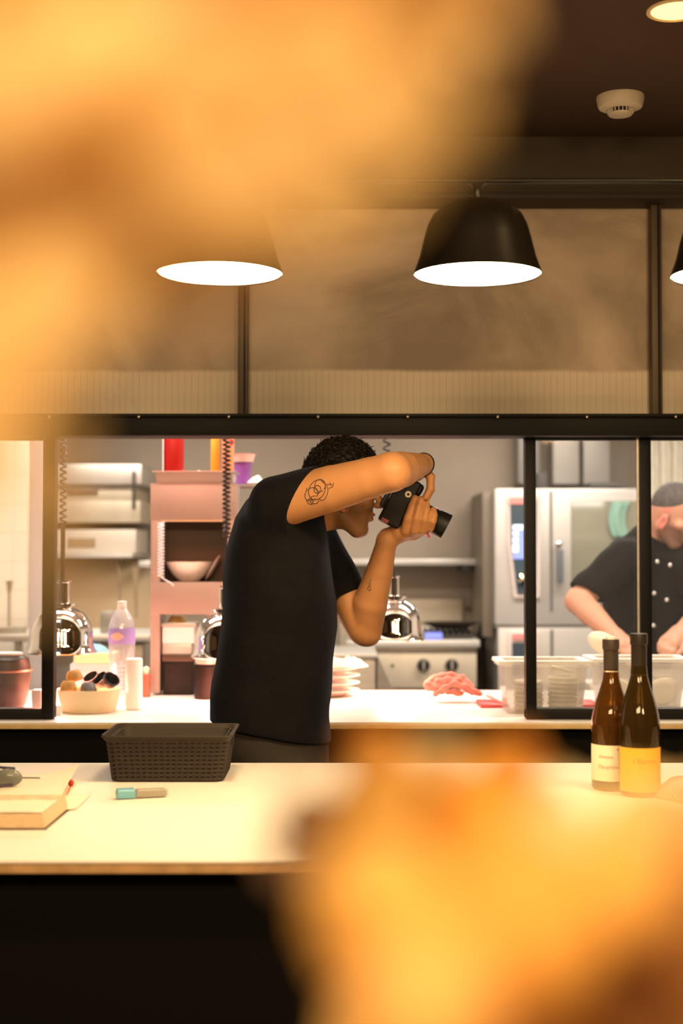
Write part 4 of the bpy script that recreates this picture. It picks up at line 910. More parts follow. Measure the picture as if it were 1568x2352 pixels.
def head(s, Cc, Fw, Up, sc=1.0, k=.012):
    """skull, jaw, nose, ears; Fw/Up unit vectors"""
    Fw = np.array(Fw)/np.linalg.norm(Fw); Up = np.array(Up)/np.linalg.norm(Up); Sd = np.cross(Up, Fw); A = [Fw, Sd, Up]; Cc = np.array(Cc)
    P = lambda f, d, u: Cc+sc*(f*Fw+d*Sd+u*Up)
    r3 = lambda *r: [q*sc for q in r]
    s.ell(P(-.004, 0, .008), r3(.088, .076, .096), A, k)
    s.ell(P(.030, 0, -.030), r3(.058, .060, .075), A, .02)
    s.cone(P(.010, .045, -.075), P(.062, .018, -.112), .024*sc, .022*sc, .022); s.cone(P(.010, -.045, -.075), P(.062, -.018, -.112), .024*sc, .022*sc, .022)
    s.ell(P(.072, 0, -.112), r3(.021, .026, .020), A, .016)
    s.ell(P(.060, 0, -.060), r3(.032, .042, .040), A, .02)
    s.ell(P(.078, 0, .020), r3(.016, .052, .016), A, .014)                       # brow
    for d in (1, -1):
        s.ell(P(.066, .046*d, -.035), r3(.020, .020, .018), A, .014)             # cheekbone
        s.ell(P(.094, .031*d, .002), r3(.016, .017, .011), A, .010, sub=True)     # socket
        s.ell(P(.074, .031*d, .001), r3(.0125, .013, .0115), A, .003)             # eyeball with lids
        s.cone(P(.0845, .021*d, -.006), P(.0835, .041*d, -.006), .0022*sc, .0018*sc, .003)
        s.ell(P(.012, .077*d, -.050), r3(.019, .009, .032), A, .006)             # ear
        s.ell(P(.016, .088*d, -.046), r3(.010, .008, .019), A, .005, sub=True)
        s.ell(P(.016, .080*d, -.072), r3(.009, .006, .010), A, .005)
    s.cone(P(.090, 0, .004), P(.112, 0, -.036), .007*sc, .011*sc, .008)           # nose
    for d in (1, -1): s.ell(P(.103, .011*d, -.041), r3(.010, .008, .008), A, .005)
    s.ell(P(.094, 0, -.066), r3(.010, .024, .0065), A, .005); s.ell(P(.092, 0, -.080), r3(.010, .021, .0075), A, .005)   # lips
    s.ell(P(.104, 0, -.0732), r3(.007, .023, .0018), A, .002, sub=True)
    return P, A
def headcols(V, Cc, A, sc, base, beard, lips, earc, stub=.8):
    D = (V-np.array(Cc)[None])/sc; f, d, u = (D@A[0]), (D@A[1]), (D@A[2]); col = np.tile(np.array(base)[None], (len(V), 1))
    near = (np.abs(f) < .16) & (np.abs(d) < .105) & (u > -.155) & (u < .13)
    w = sstep(-.035, -.060, u)*sstep(-.012, .008, f)*(1-sstep(.098, .106, f)); w *= 1-.8*sstep(.075, .088, f)*sstep(-.055, -.045, u)
    w = np.maximum(w, sstep(.0, -.02, u)*sstep(-.004, .006, f)*sstep(.045, .06, np.abs(d))*sstep(.034, .022, f)*.9)*near*stub
    col = col*(1-w[:, None])+np.array(beard)[None]*w[:, None]
    l = near*sstep(.024, .020, np.abs(d))*sstep(.090, .094, f)*sstep(-.059, -.062, u)*sstep(-.088, -.084, u)
    col = col*(1-l[:, None])+np.array(lips)[None]*l[:, None]
    e = near*sstep(.070, .076, np.abs(d))*sstep(-.02, -.01, f)*sstep(.04, .03, f)*sstep(-.082, -.075, u)*.7
    return col*(1-e[:, None])+np.array(earc)[None]*e[:, None]
def hair_curls(P, n, seed, mat_, parent, rmin=.006, rmax=.012, wire=.0016, keep=None, sc=1.0, ln=.02):
    rnd = random.Random(seed); m = MB(); k = 0
    while k < n:
        th = rnd.uniform(0, 2*PI); z = rnd.uniform(-.35, 1); r = math.sqrt(1-z*z); f, d, u = r*math.cos(th), r*math.sin(th), z
        if keep and not keep(f, d, u): continue
        k += 1; c = Vector(P(-.004+.095*f, .082*d, .010+.103*u)); out = Vector(P(f, d, u))-Vector(P(0, 0, 0)); out.normalize(); tx = out.orthogonal().normalized(); ty = out.cross(tx); a0 = rnd.uniform(0, 6.28); rr = rnd.uniform(rmin, rmax)*sc; tn = rnd.uniform(.7, 1.3)
        cx = tx*math.cos(a0)+ty*math.sin(a0); cy = out*.8+(ty*math.cos(a0)-tx*math.sin(a0))*.6
        m.tube([c+cx*rr*(math.cos(2*PI*tn*i/9)-1)+cy*rr*math.sin(2*PI*tn*i/9)+out*(i/9*ln*rnd.uniform(.2, .7))*sc for i in range(10)], lambda q: wire*(1-.5*q), 4)
    return m.build('curls', mat_, parent, recalc=False)

# --- photographer
man = thing('person', 'man in black T-shirt photographing with raised tattooed arm behind the bar counter', 'person', (at(640, 1700, 3.74).x, 3.74, 0))
T_ = lambda px, py, Y: np.array(at(px, py, Y))
vx = .0032
lo = (at(440, 900, 3.75).x, 3.30, .02); hi = (at(1060, 900, 3.75).x, 4.08, pz(985, 3.75))
Cm = T_(786, 1108, 3.755); th = R(12)
FwM = np.array([math.cos(th), 0.06, -math.sin(th)]); FwM /= np.linalg.norm(FwM); UpM = np.array([math.sin(th), 0.0, math.cos(th)]); UpM -= FwM*(UpM@FwM); UpM /= np.linalg.norm(UpM)
bd = SDF((lo[0], 3.30, .60), hi, vx)
trow = [(1085, 682, 706, .02), (1090, 662, 716, .06), (1098, 640, 724, .09), (1108, 616, 732, .12), (1124, 592, 738, .150), (1152, 565, 744, .178), (1190, 542, 748, .192), (1260, 523, 754, .190), (1320, 514, 762, .185), (1380, 511, 772, .178), (1440, 507, 774, .170), (1500, 500, 768, .166), (1560, 492, 762, .166), (1620, 485, 757, .168), (1650, 482, 757, .170), (1710, 478, 760, .172)]
def rows(inset, y0=3.75, rs=trow):
    return [(pz(y, 3.75), pxx(a, 3.75)+inset, pxx(b, 3.75)-inset, y0, h-inset) for y, a, b, h in rs]
bd.loft(rows(.022, rs=[r for r in trow if r[3] > .10]), .02)
S1 = T_(652, 1152, 3.58); E1 = T_(899, 1084, 3.44); W1 = T_(971, 1067, 3.665)
S2 = T_(728, 1240, 3.92); E2 = T_(840, 1442, 3.86); W2 = T_(889, 1238, 3.755)
mid = lambda a, b, t: a*(1-t)+b*t
bd.chain([S1, mid(S1, E1, .45), mid(S1, E1, .8), E1], [.064, .0565, .050, .0475], .02)
bd.chain([E1, mid(E1, W1, .3), mid(E1, W1, .7), W1], [.0470, .0445, .035, .026], .008)
bd.chain([S2, mid(S2, E2, .5), E2+np.array([-.008, 0, .0])], [.062, .054, .046], .02)
bd.chain([E2, mid(E2, W2, .28)+np.array([-.004, 0, 0]), mid(E2, W2, .65), W2], [.0445, .0465, .0355, .0265], .006)
bd.ell(E2+np.array([.006, -.002, -.024]), (.028, .028, .024), None, .02)
# neck
bd.chain([T_(690, 1155, 3.75), T_(738, 1148, 3.75), T_(768, 1130, 3.755)], [.075, .060, .056], .03)
bd.cone(T_(735, 1185, 3.75), T_(790, 1185, 3.755), .040, .034, .03)
PM, AM = head(bd, Cm, FwM, UpM, 1.0)
# right hand: over the top of the camera grip, fingers down on the lens side
cw = W1
k1 = T_(972, 1074, 3.715)
bd.cone(W1, k1, .026, .022, .012); bd.cone(W1+np.array([-.01, .02, -.005]), T_(958, 1088, 3.76), .022, .020, .012)
for i, (Yf, l2, dx) in enumerate(((3.692, 0, 4), (3.712, 6, 6), (3.732, 6, 6), (3.752, 0, 3))):
    a = T_(968+dx, 1080, Yf); b = T_(984+dx, 1095, Yf); c = T_(984+dx, 1122+l2*.5, Yf); d = T_(973+dx, 1142+l2, Yf)
    bd.chain([a, b, c, d], [.0115, .0102, .0092, .008], .005)
bd.chain([T_(955, 1085, 3.70), T_(930, 1095, 3.70), T_(908, 1112, 3.715)], [.013, .0105, .009], .006)   # thumb behind the body
# left hand: palm under the lens, fingers curling up our side of the barrel
pal = [T_(914, 1226, 3.757), T_(948, 1222, 3.752), T_(976, 1214, 3.748)]
bd.cone(W2, pal[0], .0255, .024, .012); bd.cone(pal[0], pal[1], .023, .020, .012); bd.cone(pal[1], pal[2], .020, .015, .012)
bd.cone(T_(916, 1222, 3.735), T_(966, 1217, 3.722), .019, .015, .012)
fing = [((930, 1218), (936, 1190), (945, 1163), (953, 1143), 3.7), ((951, 1219), (956, 1190), (962, 1163), (967, 1146), 3.694), ((970, 1217), (975, 1192), (979, 1172), (980, 1157), 3.693), ((987, 1212), (993, 1196), (996, 1183), (994, 1171), 3.697)]
for a, b, c, d, Yf in fing:
    bd.chain([T_(*a, Yf+.016), T_(*b, Yf-.004), T_(*c, Yf), T_(*d, Yf+.008)], [.0125, .0108, .0098, .0085], .0035)
bd.chain([T_(915, 1215, 3.775), T_(935, 1195, 3.80), T_(955, 1178, 3.798)], [.016, .012, .010], .006)
skin_m = skin_mat('skin')
body = bd.mesh('body', skin_m, man, 2); body['label'] = 'warm tan skin of head, arms and hands'
vc = headcols(bd.V, Cm, AM, 1.0, (.50, .235, .095), (.12, .06, .035), (.36, .12, .08), (.55, .19, .11), .6)
vcol(body, vc)
# t-shirt
ts = SDF((lo[0]-.02, 3.36, .86), (at(840, 900, 3.75).x, 4.06, pz(1050, 3.75)), vx)
ts.loft(rows(0.0), .02)
dS = (E1-S1)/np.linalg.norm(E1-S1)
cutc = T_(697, 1131, 3.545); ts.cone(S1-dS*.02, S1+dS*.20, .070, .0585, .03, clip=[(cutc, (.80, -.30, -.47))])
dS2 = (E2-S2)/np.linalg.norm(E2-S2); e2c = T_(800, 1362, 3.88)
ts.cone(T_(712, 1225, 3.90), T_(812, 1400, 3.875), .070, .056, .03, clip=[(e2c, (.35, -.1, -.93))])
ts.ell(T_(735, 1292, 3.87), (.052, .07, .085), None, .03)
ts.cone(T_(672, 1142, 3.75), T_(712, 1140, 3.75), .062, .058, .03, clip=[(T_(724, 1130, 3.75), (.86, 0, .35))])
def folds(X, Y, Z):
    return np.sin(38*(Z+.55*X)+3*np.sin(9*Y))*.5*np.clip((1.5-Z)*2.2, .1, 1)+np.sin(60*(X*.8-Z*.35)+5*Y)*.35+np.sin(21*(Z-.9*X)+7*Y)*.5
ts.bumps(.0035, folds)
pA = T_(482, 1652, 3.75); pB = T_(640, 1688, 3.75); pC = T_(762, 1704, 3.75)
dd = pC-pA; nn_ = np.array([dd[2], 0, -dd[0]]); ts.halfspace(pA, nn_ if nn_[2] < 0 else -nn_)
shirt_m = mat('black_cotton', (.0065, .006, .0065), .85, var=.15, vscale=30, bump=.35, bscale=500, spec=.15)
nb = shirt_m.node_tree.nodes['Principled BSDF']; nb.inputs['Sheen Weight'].default_value = .08; nb.inputs['Sheen Roughness'].default_value = .35; nb.inputs['Sheen Tint'].default_value = (.5, .6, 1, 1)
ts.mesh('t_shirt', shirt_m, man, 3)
# trousers with legs, shoes
tr = SDF((lo[0]-.05, 3.46, .03), (at(860, 900, 3.75).x, 4.02, pz(1610, 3.75)), .006)
hipc = T_(638, 1735, 3.75)
tr.loft([(pz(1625, 3.75), pxx(508, 3.75), pxx(742, 3.75), 3.75, .150), (pz(1690, 3.75), pxx(503, 3.75), pxx(752, 3.75), 3.75, .165), (pz(1760, 3.75), pxx(508, 3.75), pxx(760, 3.75), 3.75, .172), (pz(1820, 3.75), pxx(520, 3.75), pxx(756, 3.75), 3.75, .168)], .03)
for sy, dx in ((-.085, .02), (.085, -.05)):
    hp_ = hipc+np.array([0, sy, -.06]); kn = np.array([hipc[0]+.05+dx, 3.75+sy*1.15, .50]); an = np.array([hipc[0]-.02+dx*1.3, 3.75+sy*1.2, .09])
    tr.chain([hp_, mid(hp_, kn, .5), kn, mid(kn, an, .4), an], [.098, .086, .066, .062, .052], .03)
tr.bumps(.003, lambda X, Y, Z: np.sin(40*(Z+.4*X)+8*Y))
tr.mesh('trousers', mat('olive_black_trousers', (.022, .016, .010), .85, bump=.3, bscale=300), man, 2)
for sy, dx in ((-.085, .02), (.085, -.05)):
    cx = hipc[0]-.02+dx*1.3; cy = 3.75+sy*1.2
    sh = SDF((cx-.12, cy-.07, -.002), (cx+.24, cy+.07, .16), .005)
    sh.cone((cx-.03, cy, .045), (cx+.14, cy, .036), .042, .036, .02); sh.cone((cx, cy, .06), (cx, cy, .11), .046, .05, .02); sh.halfspace((0, 0, .001), (0, 0, -1))
    sh.mesh('shoe', blackp, man, 2)
# hair cap + curls
hr = SDF(tuple(Cm-.16), tuple(Cm+.17), .0028)
hr.ell(PM(-.009, 0, .022), (.095, .084, .098), AM, .01)
fl_ = np.array(FwM)*.55-np.array(UpM)*.83
hr.halfspace(PM(-.045, 0, -.048), fl_*1.0); hr.halfspace(PM(.062, 0, .045), np.array(FwM)*.8-np.array(UpM)*.6)
hr.bumps(.0045, lambda X, Y, Z: np.sin(190*X+40*Z)*np.sin(170*Z+60*Y)*np.sin(180*Y))
hairm = mat('dark_brown_hair', (.008, .005, .0035), .6, var=.3, vscale=80, spec=.25)
hc = hr.mesh('hair', hairm, man, 1)
hair_curls(PM, 900, 3, hairm, hc, keep=lambda f, d, u: (u > -.15+.9*f if f > 0 else u > -.35) and not (f > .55 and u < .5), ln=.016)
# sideburn handled by tint; wristband
wd = Vector(W1-E1).normalized(); q = Vector((0, 0, 1)).rotation_difference(Vector((.50, .86, -.12)).normalized()).to_matrix()
wb = Vector(W1)+Vector((.001, .004, 0))
MB().lathe([(.0275, -.005), (.0312, -.004), (.0312, .004), (.0275, .005)], wb, 32, q, closed=True).build('wristband', mat('black_strap', (.012, .010, .010), .5), man)
# tattoos projected on the arms
def project(o, pts, r, name, parent, mcol, dirv=Vector((0, 1, 0))):
    bm = bmesh.new(); bm.from_mesh(o.data); off = LOC[o.name]; tree = BVHTree.FromBMesh(bm); bm.free(); m = MB()
    for line in pts:
        seg = []
        for (px, py) in line:
            p = at(px, py, 3.2); d = (p-CAM).normalized(); h = tree.ray_cast(p-off, d)
            if h[0] is not None: seg.append(h[0]+off+h[1]*.0002)
        if len(seg) > 2: m.tube(seg, r, 4)
    return m.build(name, mcol, parent)
def arc(cx, cy, rx, ry, a0, a1, n=14, rot=0): 
    return [(cx+rx*math.cos(a0+(a1-a0)*i/n)*math.cos(rot)-ry*math.sin(a0+(a1-a0)*i/n)*math.sin(rot), cy+rx*math.cos(a0+(a1-a0)*i/n)*math.sin(rot)+ry*math.sin(a0+(a1-a0)*i/n)*math.cos(rot)) for i in range(n+1)]
lines = [arc(728, 1125, 18, 24, 0, 6.28, 24, .5), arc(715, 1135, 13, 17, 0, 6, 20, .8), arc(735, 1115, 12, 14, 1, 7, 20), arc(722, 1148, 10, 9, 0, 5, 16), arc(743, 1132, 9, 18, -1.5, 2.2, 14, .3), [(738, 1106), (750, 1113), (763, 1114), (757, 1109)], arc(712, 1152, 7, 6, 1, 7, 12), [(705, 1120), (700, 1140), (706, 1155), (718, 1160)], [(755, 1122), (764, 1118), (766, 1110)], [(776, 1118), (776, 1128)], arc(729, 1124, 8, 9, 0, 6.3, 14)]
tatm = mat('tattoo_ink', (.07, .04, .025), .7)
project(body, lines, .0011, 'tattoo', man, tatm)['label'] = 'dark line tattoo on the raised upper arm'
project(body, [[(851, 1330), (849, 1342), (846, 1350)], [(846, 1338), (852, 1346), (848, 1356)], arc(848, 1352, 4, 5, 0, 5, 8)], .0008, 'tattoo', man, tatm)

# --- the camera in his hands
cc = Vector(T_(917, 1153, 3.752)); a27 = R(28)
Ax = Vector((math.cos(a27), 0, -math.sin(a27))); Bx = Vector((math.sin(a27), 0, math.cos(a27))); Yx = Vector((0, 1, 0))
RC = Matrix((Ax, Yx, Bx)).transposed()
camt = thing('photo_camera', 'black camera with long lens held on its side to the photographer face', 'camera', cc)
cg = mat('camera_black', (.010, .0095, .0095), .38, bump=.15, bscale=400, spec=.25)
P3 = lambda a, y, b: cc+Ax*a+Yx*y+Bx*b
MB().box(cc, (.060, .092, .136), RC, .010, 3).build('camera_body', cg, camt)
MB().box(P3(.022, .0, .050), (.036, .080, .034), RC, .012, 3).build('grip', cg, camt)
MB().box(P3(-.034, .012, -.010), (.020, .044, .050), RC, .008, 3).build('eyepiece', blackp, camt)
MB().box(P3(-.028, -.006, .0), (.004, .064, .085), RC, .001).build('rear_screen', mat('screen_gloss', (.008, .008, .01), .1), camt)
MB().box(P3(.0, .058, -.006), (.040, .030, .055), RC, .012, 3).build('viewfinder_hump', cg, camt)
Rs = Matrix.Rotation(PI/2, 3, 'X')
MB().lathe([(.0035, 0), (.0085, 0), (.0085, .0018), (.0035, .0018)], P3(.010, -.046, .026), 24, Rs, closed=True).build('tripod_socket', mat('socket_metal', (.7, .62, .5), .3, .9), camt)
MB().box(P3(-.012, -.044, -.062), (.020, .004, .010), RC, .001).build('latch', mat('red_badge', (.3, .05, .05), .4), camt)
ring = mat('lens_highlight', (.55, .5, .4), .25, .8)
ql = Vector((0, 0, 1)).rotation_difference(Ax).to_matrix(); l0 = P3(.024, 0, .0)
MB().lathe([(0, 0), (.033, 0), (.033, .018), (.030, .022), (.0325, .024), (.0325, .060), (.031, .062), (.0325, .066), (.0325, .078), (0, .078)], l0, 40, ql).build('lens', cg, camt)
MB().lathe([(0, .076), (.030, .077), (.034, .086), (.0365, .112), (.0365, .116), (.0335, .116), (.031, .09), (0, .088)], l0, 40, ql).build('lens_hood', cg, camt)
MB().lathe([(.0328, .068), (.0332, .069), (.0332, .0705), (.0328, .0715)], l0, 40, ql, closed=True).build('lens_ring', mat('red_ring', (.6, .05, .05), .3), camt)
MB().lathe([(.0150, 0.0885), (.028, .0885), (.02, .090), (0, .092)], l0, 32, ql).build('front_glass', mat('lens_glass', (.01, .01, .02), .02), camt)
# pink light on the lens underside, put in as a red tube
MB().tube([P3(.05, -.03, -.045), P3(.075, -.036, -.036), P3(.098, -.03, -.037), P3(.112, -.02, -.046)], .003, 6).build('pink_light_tube', mat('pink_light_red', (.75, .06, .08), .6), camt)

# --- cook
ck = thing('person', 'cook in black short-sleeved jacket bending over behind the glass at right', 'person', (at(1490, 1500, 5.75).x, 5.75, 0))
YC = 5.75
lo2 = (at(1270, 900, YC).x, 5.15, .9); hi2 = (at(1720, 900, YC).x, 6.15, pz(1070, YC))
kb = SDF(lo2, hi2, .0045); Ck = T_(1547, 1170, 5.60)
fk = np.array([.72, -.50, -.48]); fk /= np.linalg.norm(fk); uk = np.array([.36, -.28, .89]); uk -= fk*(uk@fk); uk /= np.linalg.norm(uk)
crow = [(1228, 1440, 1510, .08), (1245, 1405, 1545, .13), (1275, 1385, 1580, .16), (1330, 1380, 1600, .165), (1400, 1388, 1610, .16), (1480, 1385, 1612, .155), (1560, 1375, 1615, .16), (1650, 1370, 1620, .165)]
def rowsk(ins): return [(pz(y, YC), pxx(a, YC)+ins, pxx(b, YC)-ins, YC, h-ins) for y, a, b, h in crow]
kb.loft(rowsk(.02), .03)
k_s = T_(1420, 1290, 5.58); k_e = T_(1327, 1380, 5.50); k_w = T_(1412, 1462, 5.28)
kb.chain([k_s, k_e], [.062, .047], .02); kb.chain([k_e, mid(k_e, k_w, .35), k_w], [.050, .048, .031], .015)
j_s = T_(1590, 1290, 5.62); j_e = T_(1625, 1400, 5.45); j_w = T_(1560, 1455, 5.32)
kb.chain([j_s, j_e], [.062, .047], .02); kb.chain([j_e, mid(j_e, j_w, .35), j_w], [.047, .046, .030], .015)
kb.chain([T_(1500, 1245, 5.72), T_(1525, 1222, 5.66), Ck-.02*fk-.05*uk], [.08, .060, .058], .03)
PK, AK = head(kb, Ck, fk, uk, 1.03)
def fist(s, w, d, nrm, down, r=.010):     # simple working hand: palm along d, fingers curling down
    w = np.array(w); d = np.array(d)/np.linalg.norm(d); sd = np.cross(nrm, d); sd /= np.linalg.norm(sd); dn = np.array(down)
    s.cone(w, w+d*.05, .029, .024, .012); s.cone(w+sd*.015, w+d*.075+sd*.022, .022, .019, .012); s.cone(w-sd*.015, w+d*.07-sd*.018, .022, .019, .012)
    for i in range(4):
        o = sd*(.030-.019*i); L = (.022, .026, .025, .019)[i]; a = w+d*.078+o; b = a+d*L*.8+dn*L*.6; c = b+dn*L*1.0; e = c+dn*L*.7-d*.008
        s.chain([a, b, c, e], [.0115, .0105, .0095, .0082], .004)
    a = w+d*.03+sd*.03; s.chain([a, a+sd*.018+d*.025+dn*.015, a+sd*.010+d*.05+dn*.03], [.014, .012, .010], .006)
fist(kb, k_w, k_w-k_e+np.array([0, 0, .01]), np.array([0, -.5, .8]), np.array([.10, -.15, -.98]))
fist(kb, j_w, j_w-j_e, np.array([0, -.5, .8]), np.array([-.1, -.15, -.98]))
kbody = kb.mesh('body', skin_mat('cook_skin'), ck, 2)
vcol(kbody, headcols(kb.V, Ck, AK, 1.03, (.56, .29, .19), (.14, .08, .055), (.5, .16, .12), (.62, .20, .15), .8))
kj = SDF(lo2, hi2, .0045); kj.loft(rowsk(0), .03)
kj.cone(T_(1438, 1282, 5.60), T_(1318, 1382, 5.50), .080, .064, .04, clip=[(T_(1340, 1360, 5.53), (-.45, -.25, -.86))])
kj.cone(T_(1570, 1282, 5.64), T_(1618, 1375, 5.5), .080, .066, .04, clip=[(T_(1615, 1370, 5.5), (.2, -.3, -.93))])
kj.cone(T_(1488, 1246, 5.73), T_(1506, 1232, 5.70), .085, .076, .03, clip=[(T_(1512, 1226, 5.69), fk*.35+uk*.9)])
kj.bumps(.004, lambda X, Y, Z: np.sin(34*(Z+.8*X)+4*np.sin(8*X))*.8+np.sin(70*(X-Z)+6*Y)*.3)
jk_m = mat('charcoal_jacket', (.006, .005, .005), .85, spec=.12)
jkt = kj.mesh('jacket', jk_m, ck, 3)
bm = bmesh.new(); bm.from_mesh(jkt.data); tree = BVHTree.FromBMesh(bm); bm.free(); off = LOC[jkt.name]; bt_m = mat('silver_button', (.75, .75, .72), .3, .6)
for px, py in ((1509, 1290), (1539, 1298), (1502, 1363), (1531, 1378), (1500, 1437)):
    p = at(px, py, 4.9); h = tree.ray_cast(p-off, (p-CAM).normalized())
    if h[0] is not None: MB().ball(h[0]+off, .0085, (1, .6, 1), 10).build('button', bt_m, ck)
hk = SDF(tuple(Ck-.17), tuple(Ck+.17), .004); hk.ell(PK(-.007, 0, .014), (.0905, .0785, .0945), AK, .01); hk.halfspace(PK(-.02, 0, -.042), fk*.55-uk*.83); hk.halfspace(PK(.07, 0, .05), fk*.85-uk*.5)
hk.mesh('hair', mat('cropped_hair', (.07, .06, .055), .75, var=.3, vscale=90), ck, 1)
# apron + legs
ap = SDF((lo2[0], 5.4, .03), (hi2[0], 6.1, 1.1), .01)
for sx in (-.10, .10):
    hx = at(1495, 1500, YC).x+sx; ap.chain([(hx, YC, .95), (hx+.01, YC-.02, .5), (hx, YC, .08)], [.115, .075, .055], .04)
ap.mesh('trousers', mat('cook_trousers', (.03, .03, .035), .8), ck, 2)
for sx in (-.10, .10):
    hx = at(1495, 1500, YC).x+sx; sh = SDF((hx-.07, YC-.22, -.002), (hx+.07, YC+.12, .14), .006)
    sh.cone((hx, YC+.03, .045), (hx, YC-.13, .036), .042, .036, .02); sh.halfspace((0, 0, .001), (0, 0, -1)); sh.mesh('shoe', blackp, ck, 2)
# dough bundle in his hand, prep board below his hands
c = Vector(T_(1386, 1478, 5.20))
o = MB().ball(c, .062, (1.0, .55, .62), 24, Matrix.Rotation(R(28), 3, 'Y')).build('dough_ball', mat('pale_dough_ball', (.80, .66, .48), .7, bump=.3, bscale=30), None, c); tag(o, 'pale oval lump of dough held by the cook', 'dough')
o = MB().span((pxx(1350, 5.24), 5.22, .90), (pxx(1720, 5.24), 5.44, .925+.02), .006).build('prep_counter', steel_l, None, (pxx(1500, 5.4), 5.4, .9)); tag(o, 'steel prep counter in front of the cook', 'counter')
MBs = MB().span((pxx(1360, 5.24), 5.25, 0), (pxx(1700, 5.24), 5.42, .90)); LOC[o.name] = Vector((pxx(1500, 5.4), 5.4, .9)); MBs.build('cabinet_base', steel_d, o)
o = MB().lathe([(0, 0), (.06, 0), (.10, .03), (.105, .034), (.06, .012), (0, .010)], (pxx(1556, 5.3), 5.33, .947), 32).build('steel_bowl', steel_l, None, (pxx(1556, 5.3), 5.33, .947)); tag(o, 'shallow steel bowl in front of the cook at the right edge', 'bowl')

# dishcloth on the pass: soft rolls blended together
def rag(label, px0, Y, paths, lo, hi, dy=0):
    loc = (pxx(px0, Y), Y, ZP); t = thing('pink_cloth', label, 'cloth', loc)
    q = SDF(lo, hi, .0028)
    for pts, r0, r1 in paths:
        P = [T_(x, y, Yq) for x, y, Yq in pts]; q.chain(P, list(np.linspace(r0, r1, len(P))), .005)
    q.bumps(.0022, lambda X, Y, Z: np.sin(150*X+60*Z+40*Y)+.6*np.sin(260*Z-90*X)); q.halfspace((0, 0, ZP+.001), (0, 0, -1)); q.mesh('fabric', PINK, t, 1); return t
Yq = 4.8
rag('crumpled pink-red dishcloth lying on the pass in front of the stove', 1030, Yq,
    [([(985, 1568, 4.84), (1003, 1556, 4.85), (1030, 1552, 4.86), (1060, 1558, 4.86), (1080, 1578, 4.84)], .014, .012),
     ([(984, 1575, 4.80), (1000, 1580, 4.79), (1012, 1588, 4.78)], .017, .012),
     ([(1000, 1594, 4.76), (1022, 1580, 4.75), (1045, 1570, 4.76), (1068, 1577, 4.76), (1098, 1592, 4.76)], .009, .011),
     ([(1008, 1570, 4.80), (1030, 1566, 4.80), (1050, 1564, 4.80)], .018, .015),
     ([(1060, 1575, 4.80), (1085, 1588, 4.79), (1100, 1594, 4.78)], .014, .009),
     ([(1030, 1590, 4.77), (1060, 1592, 4.77)], .010, .010)],
    (pxx(960, 4.7), 4.68, ZP-.01), (pxx(1125, 4.9), 4.92, ZP+.10))
# ---------------------------------------------------------------- blurred golden foliage close to the lens
def leaf_mat(name, c1, c2, tr=.45):
    m = bpy.data.materials.new(name); m.use_nodes = True; nt = m.node_tree; n = nt.nodes; L = nt.links; n.remove(n['Principled BSDF'])
    g = n.new('ShaderNodeTexCoord'); t = n.new('ShaderNodeTexNoise'); t.inputs['Scale'].default_value = 28; L.new(g.outputs['Object'], t.inputs['Vector'])
    r = n.new('ShaderNodeValToRGB'); e = r.color_ramp.elements; e[0].position = .38; e[1].position = .62; e[0].color = (*c1, 1); e[1].color = (*c2, 1); L.new(t.outputs['Fac'], r.inputs[0])
    d = n.new('ShaderNodeBsdfDiffuse'); tl = n.new('ShaderNodeBsdfTranslucent'); mx = n.new('ShaderNodeMixShader'); mx.inputs[0].default_value = tr
    L.new(r.outputs[0], d.inputs[0]); L.new(r.outputs[0], tl.inputs[0]); L.new(d.outputs[0], mx.inputs[1]); L.new(tl.outputs[0], mx.inputs[2]); L.new(mx.outputs[0], n['Material Output'].inputs[0]); return m
gold = leaf_mat('golden_dried_leaf', (.80, .55, .22), (.93, .73, .38)); gold2 = leaf_mat('amber_dried_leaf', (.86, .54, .15), (.95, .66, .26)); rust_ = leaf_mat('rust_leaf', (.34, .15, .05), (.50, .25, .10))
def leaf(m, c, L_, W_, rnd):
    ax = Vector((rnd.uniform(-1, 1), rnd.uniform(-.45, .45), rnd.uniform(-1, 1))).normalized(); nr = Vector((rnd.uniform(-.5, .5), -1, rnd.uniform(-.2, .9))).normalized()
    sd = ax.cross(nr).normalized(); nr = sd.cross(ax); cup = rnd.uniform(-.2, .35)
    def f(u, v):
        w = math.sin(PI*min(1, max(0, .02+.96*u)))**.8*W_/2; s_ = (v-.5)*2
        return c+ax*(u-.5)*L_+sd*s_*w+nr*(cup*w*(s_*s_)+.12*L_*math.sin(PI*u))
    m.grid(f, 8, 4)
def inpoly(x, y, P):
    c = False; j = len(P)-1
    for i in range(len(P)):
        if (P[i][1] > y) != (P[j][1] > y) and x < (P[j][0]-P[i][0])*(y-P[i][1])/(P[j][1]-P[i][1])+P[i][0]: c = not c
        j = i
    return c
def foliage(name, poly, n, Y0, Y1, L0, L1, mat_, parent, seed):
    rnd = random.Random(seed); m = MB(); xs = [p[0] for p in poly]; ys = [p[1] for p in poly]; k = 0
    while k < n:
        x = rnd.uniform(min(xs), max(xs)); y = rnd.uniform(min(ys), max(ys))
        if not inpoly(x, y, poly): continue
        k += 1; l = rnd.uniform(L0, L1); leaf(m, at(x, y, rnd.uniform(Y0, Y1)), l, l*rnd.uniform(.45, .65), rnd)
    return m.build(name, mat_, parent, recalc=False, ang=180)
